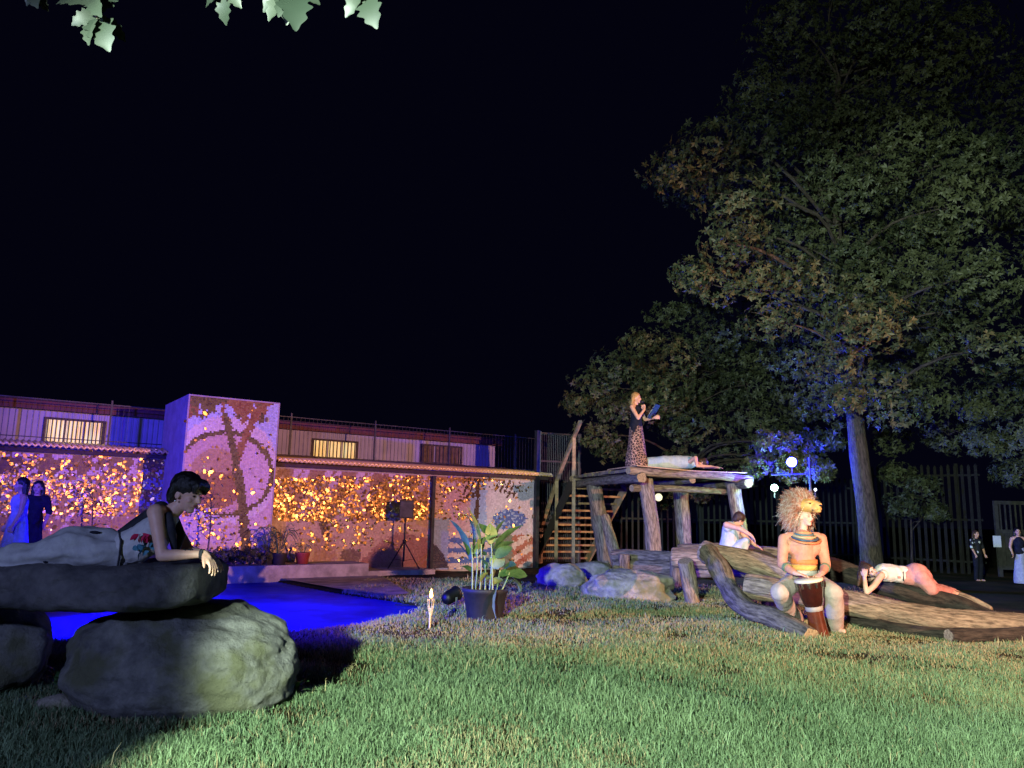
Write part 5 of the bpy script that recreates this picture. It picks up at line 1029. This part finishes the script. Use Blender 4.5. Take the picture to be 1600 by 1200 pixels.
# --- the drummer with lion headdress
def drummer():
    d = 10.55; t = empty('person', gnd(1270, 985), 'drummer in salmon tunic and lion headdress sitting on the long log', 'person'); a = lambda px, py, dd=0: at(px, py, d+dd); B = Body()
    fdir = Vector((.55, -.83, .02)); P_, R = head(B, a(1258, 808, -.02), fdir, (.05, 0, 1), 1.02, 0, a(1254, 832, .02)); B.cap(a(1231, 839), .065, a(1277, 839), .065); B.chain([a(1254, 848), a(1255, 872), a(1257, 903, .12)], [.125, .115, .13], 1)
    sL, sR = a(1225, 842), a(1283, 842); eL_, eR_ = a(1222, 882, -.05), a(1291, 884, -.05); wL, wR = a(1243, 896, -.32), a(1284, 897, -.32)
    B.chain([sL, sL.lerp(eL_, .5), eL_], [.06, .053, .044]); B.chain([eL_, eL_.lerp(wL, .4), wL], [.044, .04, .03]); B.chain([sR, sR.lerp(eR_, .5), eR_], [.06, .053, .044]); B.chain([eR_, eR_.lerp(wR, .4), wR], [.044, .04, .03])
    hand(B, wL, (.75, -.6, -.12), (0, 0, 1), 1.08, .25, 0, 1); hand(B, wR, (-.7, -.6, -.12), (0, 0, 1), 1.08, .25, 0, -1)
    kL, kR = a(1219, 925, -.28), a(1303, 926, -.28); fL, fR = gnd(1241, 976), gnd(1304, 988)
    for k_, f_, h_, o in ((kL, fL, a(1243, 908, .1), -1), (kR, fR, a(1272, 908, .1), 1)): B.chain([h_, k_], [.1, .075]); f2 = Vector(f_)+UPV*.09; B.chain([k_, k_.lerp(f2, .45), f2], [.07, .058, .042]); B.cap(f2-UPV*.045, .04, f2+Vector((o*.05, -.17, -.055)), .032)
    B.build('body', [M_skin2, M_salmon], t, .010, 3); face_parts(P_, R, t, 1.02)
    T = Body(); T.chain([a(1254, 846), a(1255, 872), a(1257, 893, .05)], [.165, .15, .165]); T.cap(a(1232, 841), .08, a(1276, 841), .08); T.cap(a(1243, 856, -.01), .118, a(1268, 856, -.01), .118); T.chain([sL, sL.lerp(eL_, .95)], [.075, .062]); T.chain([sR, sR.lerp(eR_, .95)], [.075, .062]); T.chain([eL_, eL_.lerp(wL, .85)], [.06, .042]); T.chain([eR_, eR_.lerp(wR, .85)], [.06, .042])
    T.build('tunic', [M_salmon], t, .011, 5, fold(8, .007))
    L = Body()
    for k_, f_, h_ in ((kL, fL, a(1243, 908, .1)), (kR, fR, a(1272, 908, .1))): L.chain([h_, k_, k_.lerp(Vector(f_), .5), Vector(f_)+UPV*.09], [.13, .12, .12, .125])
    L.cap(a(1243, 905, .1), .14, a(1272, 905, .1), .14); L.build('trousers', [cloth('cream_trousers', rgb(160, 146, 136), rgb(176, 162, 150))], t, .012, 5, fold(7, .014, (1, 1, .3)))
    # bead collar: stacked rings over the shoulders
    cc = a(1255, 838, -.02); cols = [rgb(196, 150, 96), rgb(88, 120, 124), rgb(190, 176, 130), rgb(70, 90, 110), rgb(200, 130, 84)]
    for k in range(5):
        m_ = MB(); pts = []
        for i in range(33):
            th = 2*math.pi*i/32; r = .085+.027*k; fr = max(0, -math.sin(th)); pts.append(cc+Vector((math.cos(th)*r*1.05, math.sin(th)*r*.72-.05*fr*(k/4)-.03, .05-.017*k-.055*fr*(k/3.2))))
        m_.tube(pts, .0145, 8, caps=False); m_.build('bead_ring', mat('beads', cols[k], tuple(c*.6 for c in cols[k][:3])+(1,), .35, scale=90), t)
    for py, c1 in ((877, rgb(214, 128, 70)), (886, rgb(226, 170, 90)), (894, rgb(190, 180, 165))):
        m_ = MB(); c_ = a(1256, py, .02); m_.lathe(c_-UPV*.035, [(.163, 0), (.172, .004), (.172, .062), (.163, .066)], 28); o = m_.build('belt', mat('belt', c1, tuple(x*.75 for x in c1[:3])+(1,), .6, scale=40), t)
    for (p0, p1, f0) in ((eL_, wL, .35), (eR_, wR, .25)): q = p0.lerp(p1, f0); e = (p1-p0).normalized(); m_ = MB(); m_.tube([q-e*.025, q+e*.025], .063, 14); m_.build('arm_band', mat('band', rgb(90, 110, 90), rgb(130, 140, 100), .6, scale=60), t)
    # headdress: carved lion mask over the brow and a fur mane
    hd = empty('lion_headdress', P_(0, 0, .08), 'furry lion mask headdress worn by the drummer', 'headdress')
    f, l, u = frame(fdir, (.05, 0, 1)); s = 1.15; Q = lambda x, y, h: P_(0, 0, .125)+(f*x+l*y+u*h)*s; R2 = Matrix((f, l, u)).transposed()
    K = Body(); K.ell(Q(.03, 0, .02), Vector((.12, .105, .085))*s, R2); K.ell(Q(.135, 0, -.005), Vector((.075, .062, .05))*s, R2); K.cap(Q(.07, 0, .075), .03*s, Q(.2, 0, .03), .026*s); K.ell(Q(.16, 0, -.045), Vector((.05, .045, .02))*s, R2)
    for k in (-1, 1): K.ell(Q(.09, k*.06, .062), Vector((.05, .035, .02))*s, R2); K.ell(Q(.155, k*.035, -.015), Vector((.045, .03, .03))*s, R2); K.ell(Q(-.02, k*.1, .085), Vector((.02, .035, .045))*s, R2)
    M_mask = mat('carved_mask', rgb(190, 138, 76), rgb(214, 166, 98), .5, scale=10); K.build('mask', [M_mask], hd, .008, 3)
    for k in (-1, 1): m_ = MB(); m_.ball(Q(.118, k*.06, .045), (.012*s, .022*s, .011*s), 0, 10, 6, R2); m_.build('mask_eye', M_black, hd); m_ = MB(); m_.tube([Q(.2, k*.005, -.012), Q(.19, k*.035, -.03), Q(.14, k*.065, -.035)], .006, 6); m_.build('mouth_line', M_dark, hd)
    m_ = MB(); m_.ball(Q(.212, 0, .022), (.016*s, .026*s, .014*s), 0, 10, 6, R2); m_.build('nose', M_dark, hd)
    M_tooth = mat('bone', rgb(225, 210, 180))
    for k in (-1, 1):
        for j in range(7): c_ = Q(.06-.012*j, k*(.108+.004*j), -.01-.022*j); m_ = MB(); m_.tube([c_, c_+(l*k*.03-u*.008+f*.01)], [.008, .002], 6); m_.build('bone_bead', M_tooth, hd)
    m_ = MB()
    for k in range(5200):
        th = random.uniform(0, 2*math.pi); dep = random.uniform(-.13, .03); rr = .105+random.uniform(0, .03); base = Q(dep, math.cos(th)*rr, math.sin(th)*rr*.95)
        if math.sin(th) < -.35 and dep > -.04: continue
        low_ = max(0, -math.sin(th)); dirv = l*math.cos(th)+u*math.sin(th)*(1-.2*low_)-f*.45+Vector((random.gauss(0, .3), random.gauss(0, .3), random.gauss(0, .3)))
        L_ = random.uniform(.07, .17)*(1+.5*low_); e = base+dirv.normalized()*L_; mi = 0 if random.random() < .4 else 1
        kx = Vector((random.gauss(0, .014), random.gauss(0, .014), random.gauss(0, .014))); m_.tube([base, base.lerp(e, .35)+kx, base.lerp(e, .7)-kx+u*.01, e+kx-u*.02], [.0034, .003, .0024, .001], 3, mi, caps=False)
    sd = 1 if Q(0, 1, 0).x > Q(0, -1, 0).x else -1      # the long tail falls on the picture's right
    for k in range(1500):
        base = Q(random.uniform(-.16, -.02), sd*random.uniform(.07, .13), random.uniform(-.1, .06)); e = base+l*sd*random.uniform(.04, .16)-u*random.uniform(.1, .24)-f*random.uniform(0, .1); m_.tube([base, base.lerp(e, .5)+l*sd*.03, e], [.0034, .0028, .001], 3, 1 if random.random() < .75 else 0, caps=False)
    o = m_.build('mane', [mat('pale_fur', rgb(188, 176, 160), rgb(214, 204, 190), .8), mat('rust_fur', rgb(150, 98, 76), rgb(184, 132, 104), .8)], hd); o['kind'] = 'stuff'
    # djembe
    q = gnd(1258, 988); q = Vector((q.x, d-.42, 0)); dz = a(1262, 903, -.42).z; tp = a(1263, 904, -.42); bt = Vector((q.x, tp.y+.02, 0)); ax = (tp-bt); H = ax.length; Rr = ax.to_track_quat('Z', 'Y').to_matrix()
    dj = empty('djembe_drum', bt, 'dark red wooden goblet drum between the drummer knees', 'drum'); M_dw = mat('varnished_wood', rgb(40, 15, 12), rgb(58, 22, 16), .2, scale=6, spec=.5, coat=.6); M_dl = mat('varnished_wood_foot', rgb(76, 34, 20), rgb(96, 44, 26), .2, scale=6, spec=.5, coat=.6)
    m_ = MB(); m_.lathe(bt, [(.152, H*.985), (.165, H*.93), (.16, H*.84), (.142, H*.72), (.125, H*.6), (.1, H*.53)], 32, 0, Rr); m_.build('bowl', M_dw, dj)
    m_ = MB(); m_.lathe(bt, [(.1, H*.47), (.105, H*.3), (.118, H*.1), (.125, 0), (0, 0)], 28, 0, Rr); m_.build('foot', M_dl, dj)
    m_ = MB(); m_.lathe(bt, [(.098, H*.46), (.108, H*.47), (.108, H*.535), (.098, H*.545)], 28, 0, Rr); m_.build('waist_ring', mat('grey_ring', rgb(150, 140, 130), rough=.5), dj)
    m_ = MB(); m_.lathe(bt, [(0, H*1.005), (.17, H*1.0), (.178, H*.985), (.176, H*.955), (.167, H*.95)], 32, 0, Rr); m_.build('drum_skin', mat('drum_skin', rgb(206, 190, 160), rgb(222, 208, 182), .7), dj)
    for k in range(12): th = 2*math.pi*k/12; r = .17; p0 = bt+Rr @ Vector((math.cos(th)*r, math.sin(th)*r, H*.95)); p1 = bt+Rr @ Vector((math.cos(th)*.166, math.sin(th)*.166, H*.86)); m_ = MB(); m_.tube([p0, p1], .013, 8); m_.build('lug', mat('chrome', rgb(220, 220, 220), rough=.15, metal=1) if k == 0 else bpy.data.materials['chrome'], dj)
drummer()
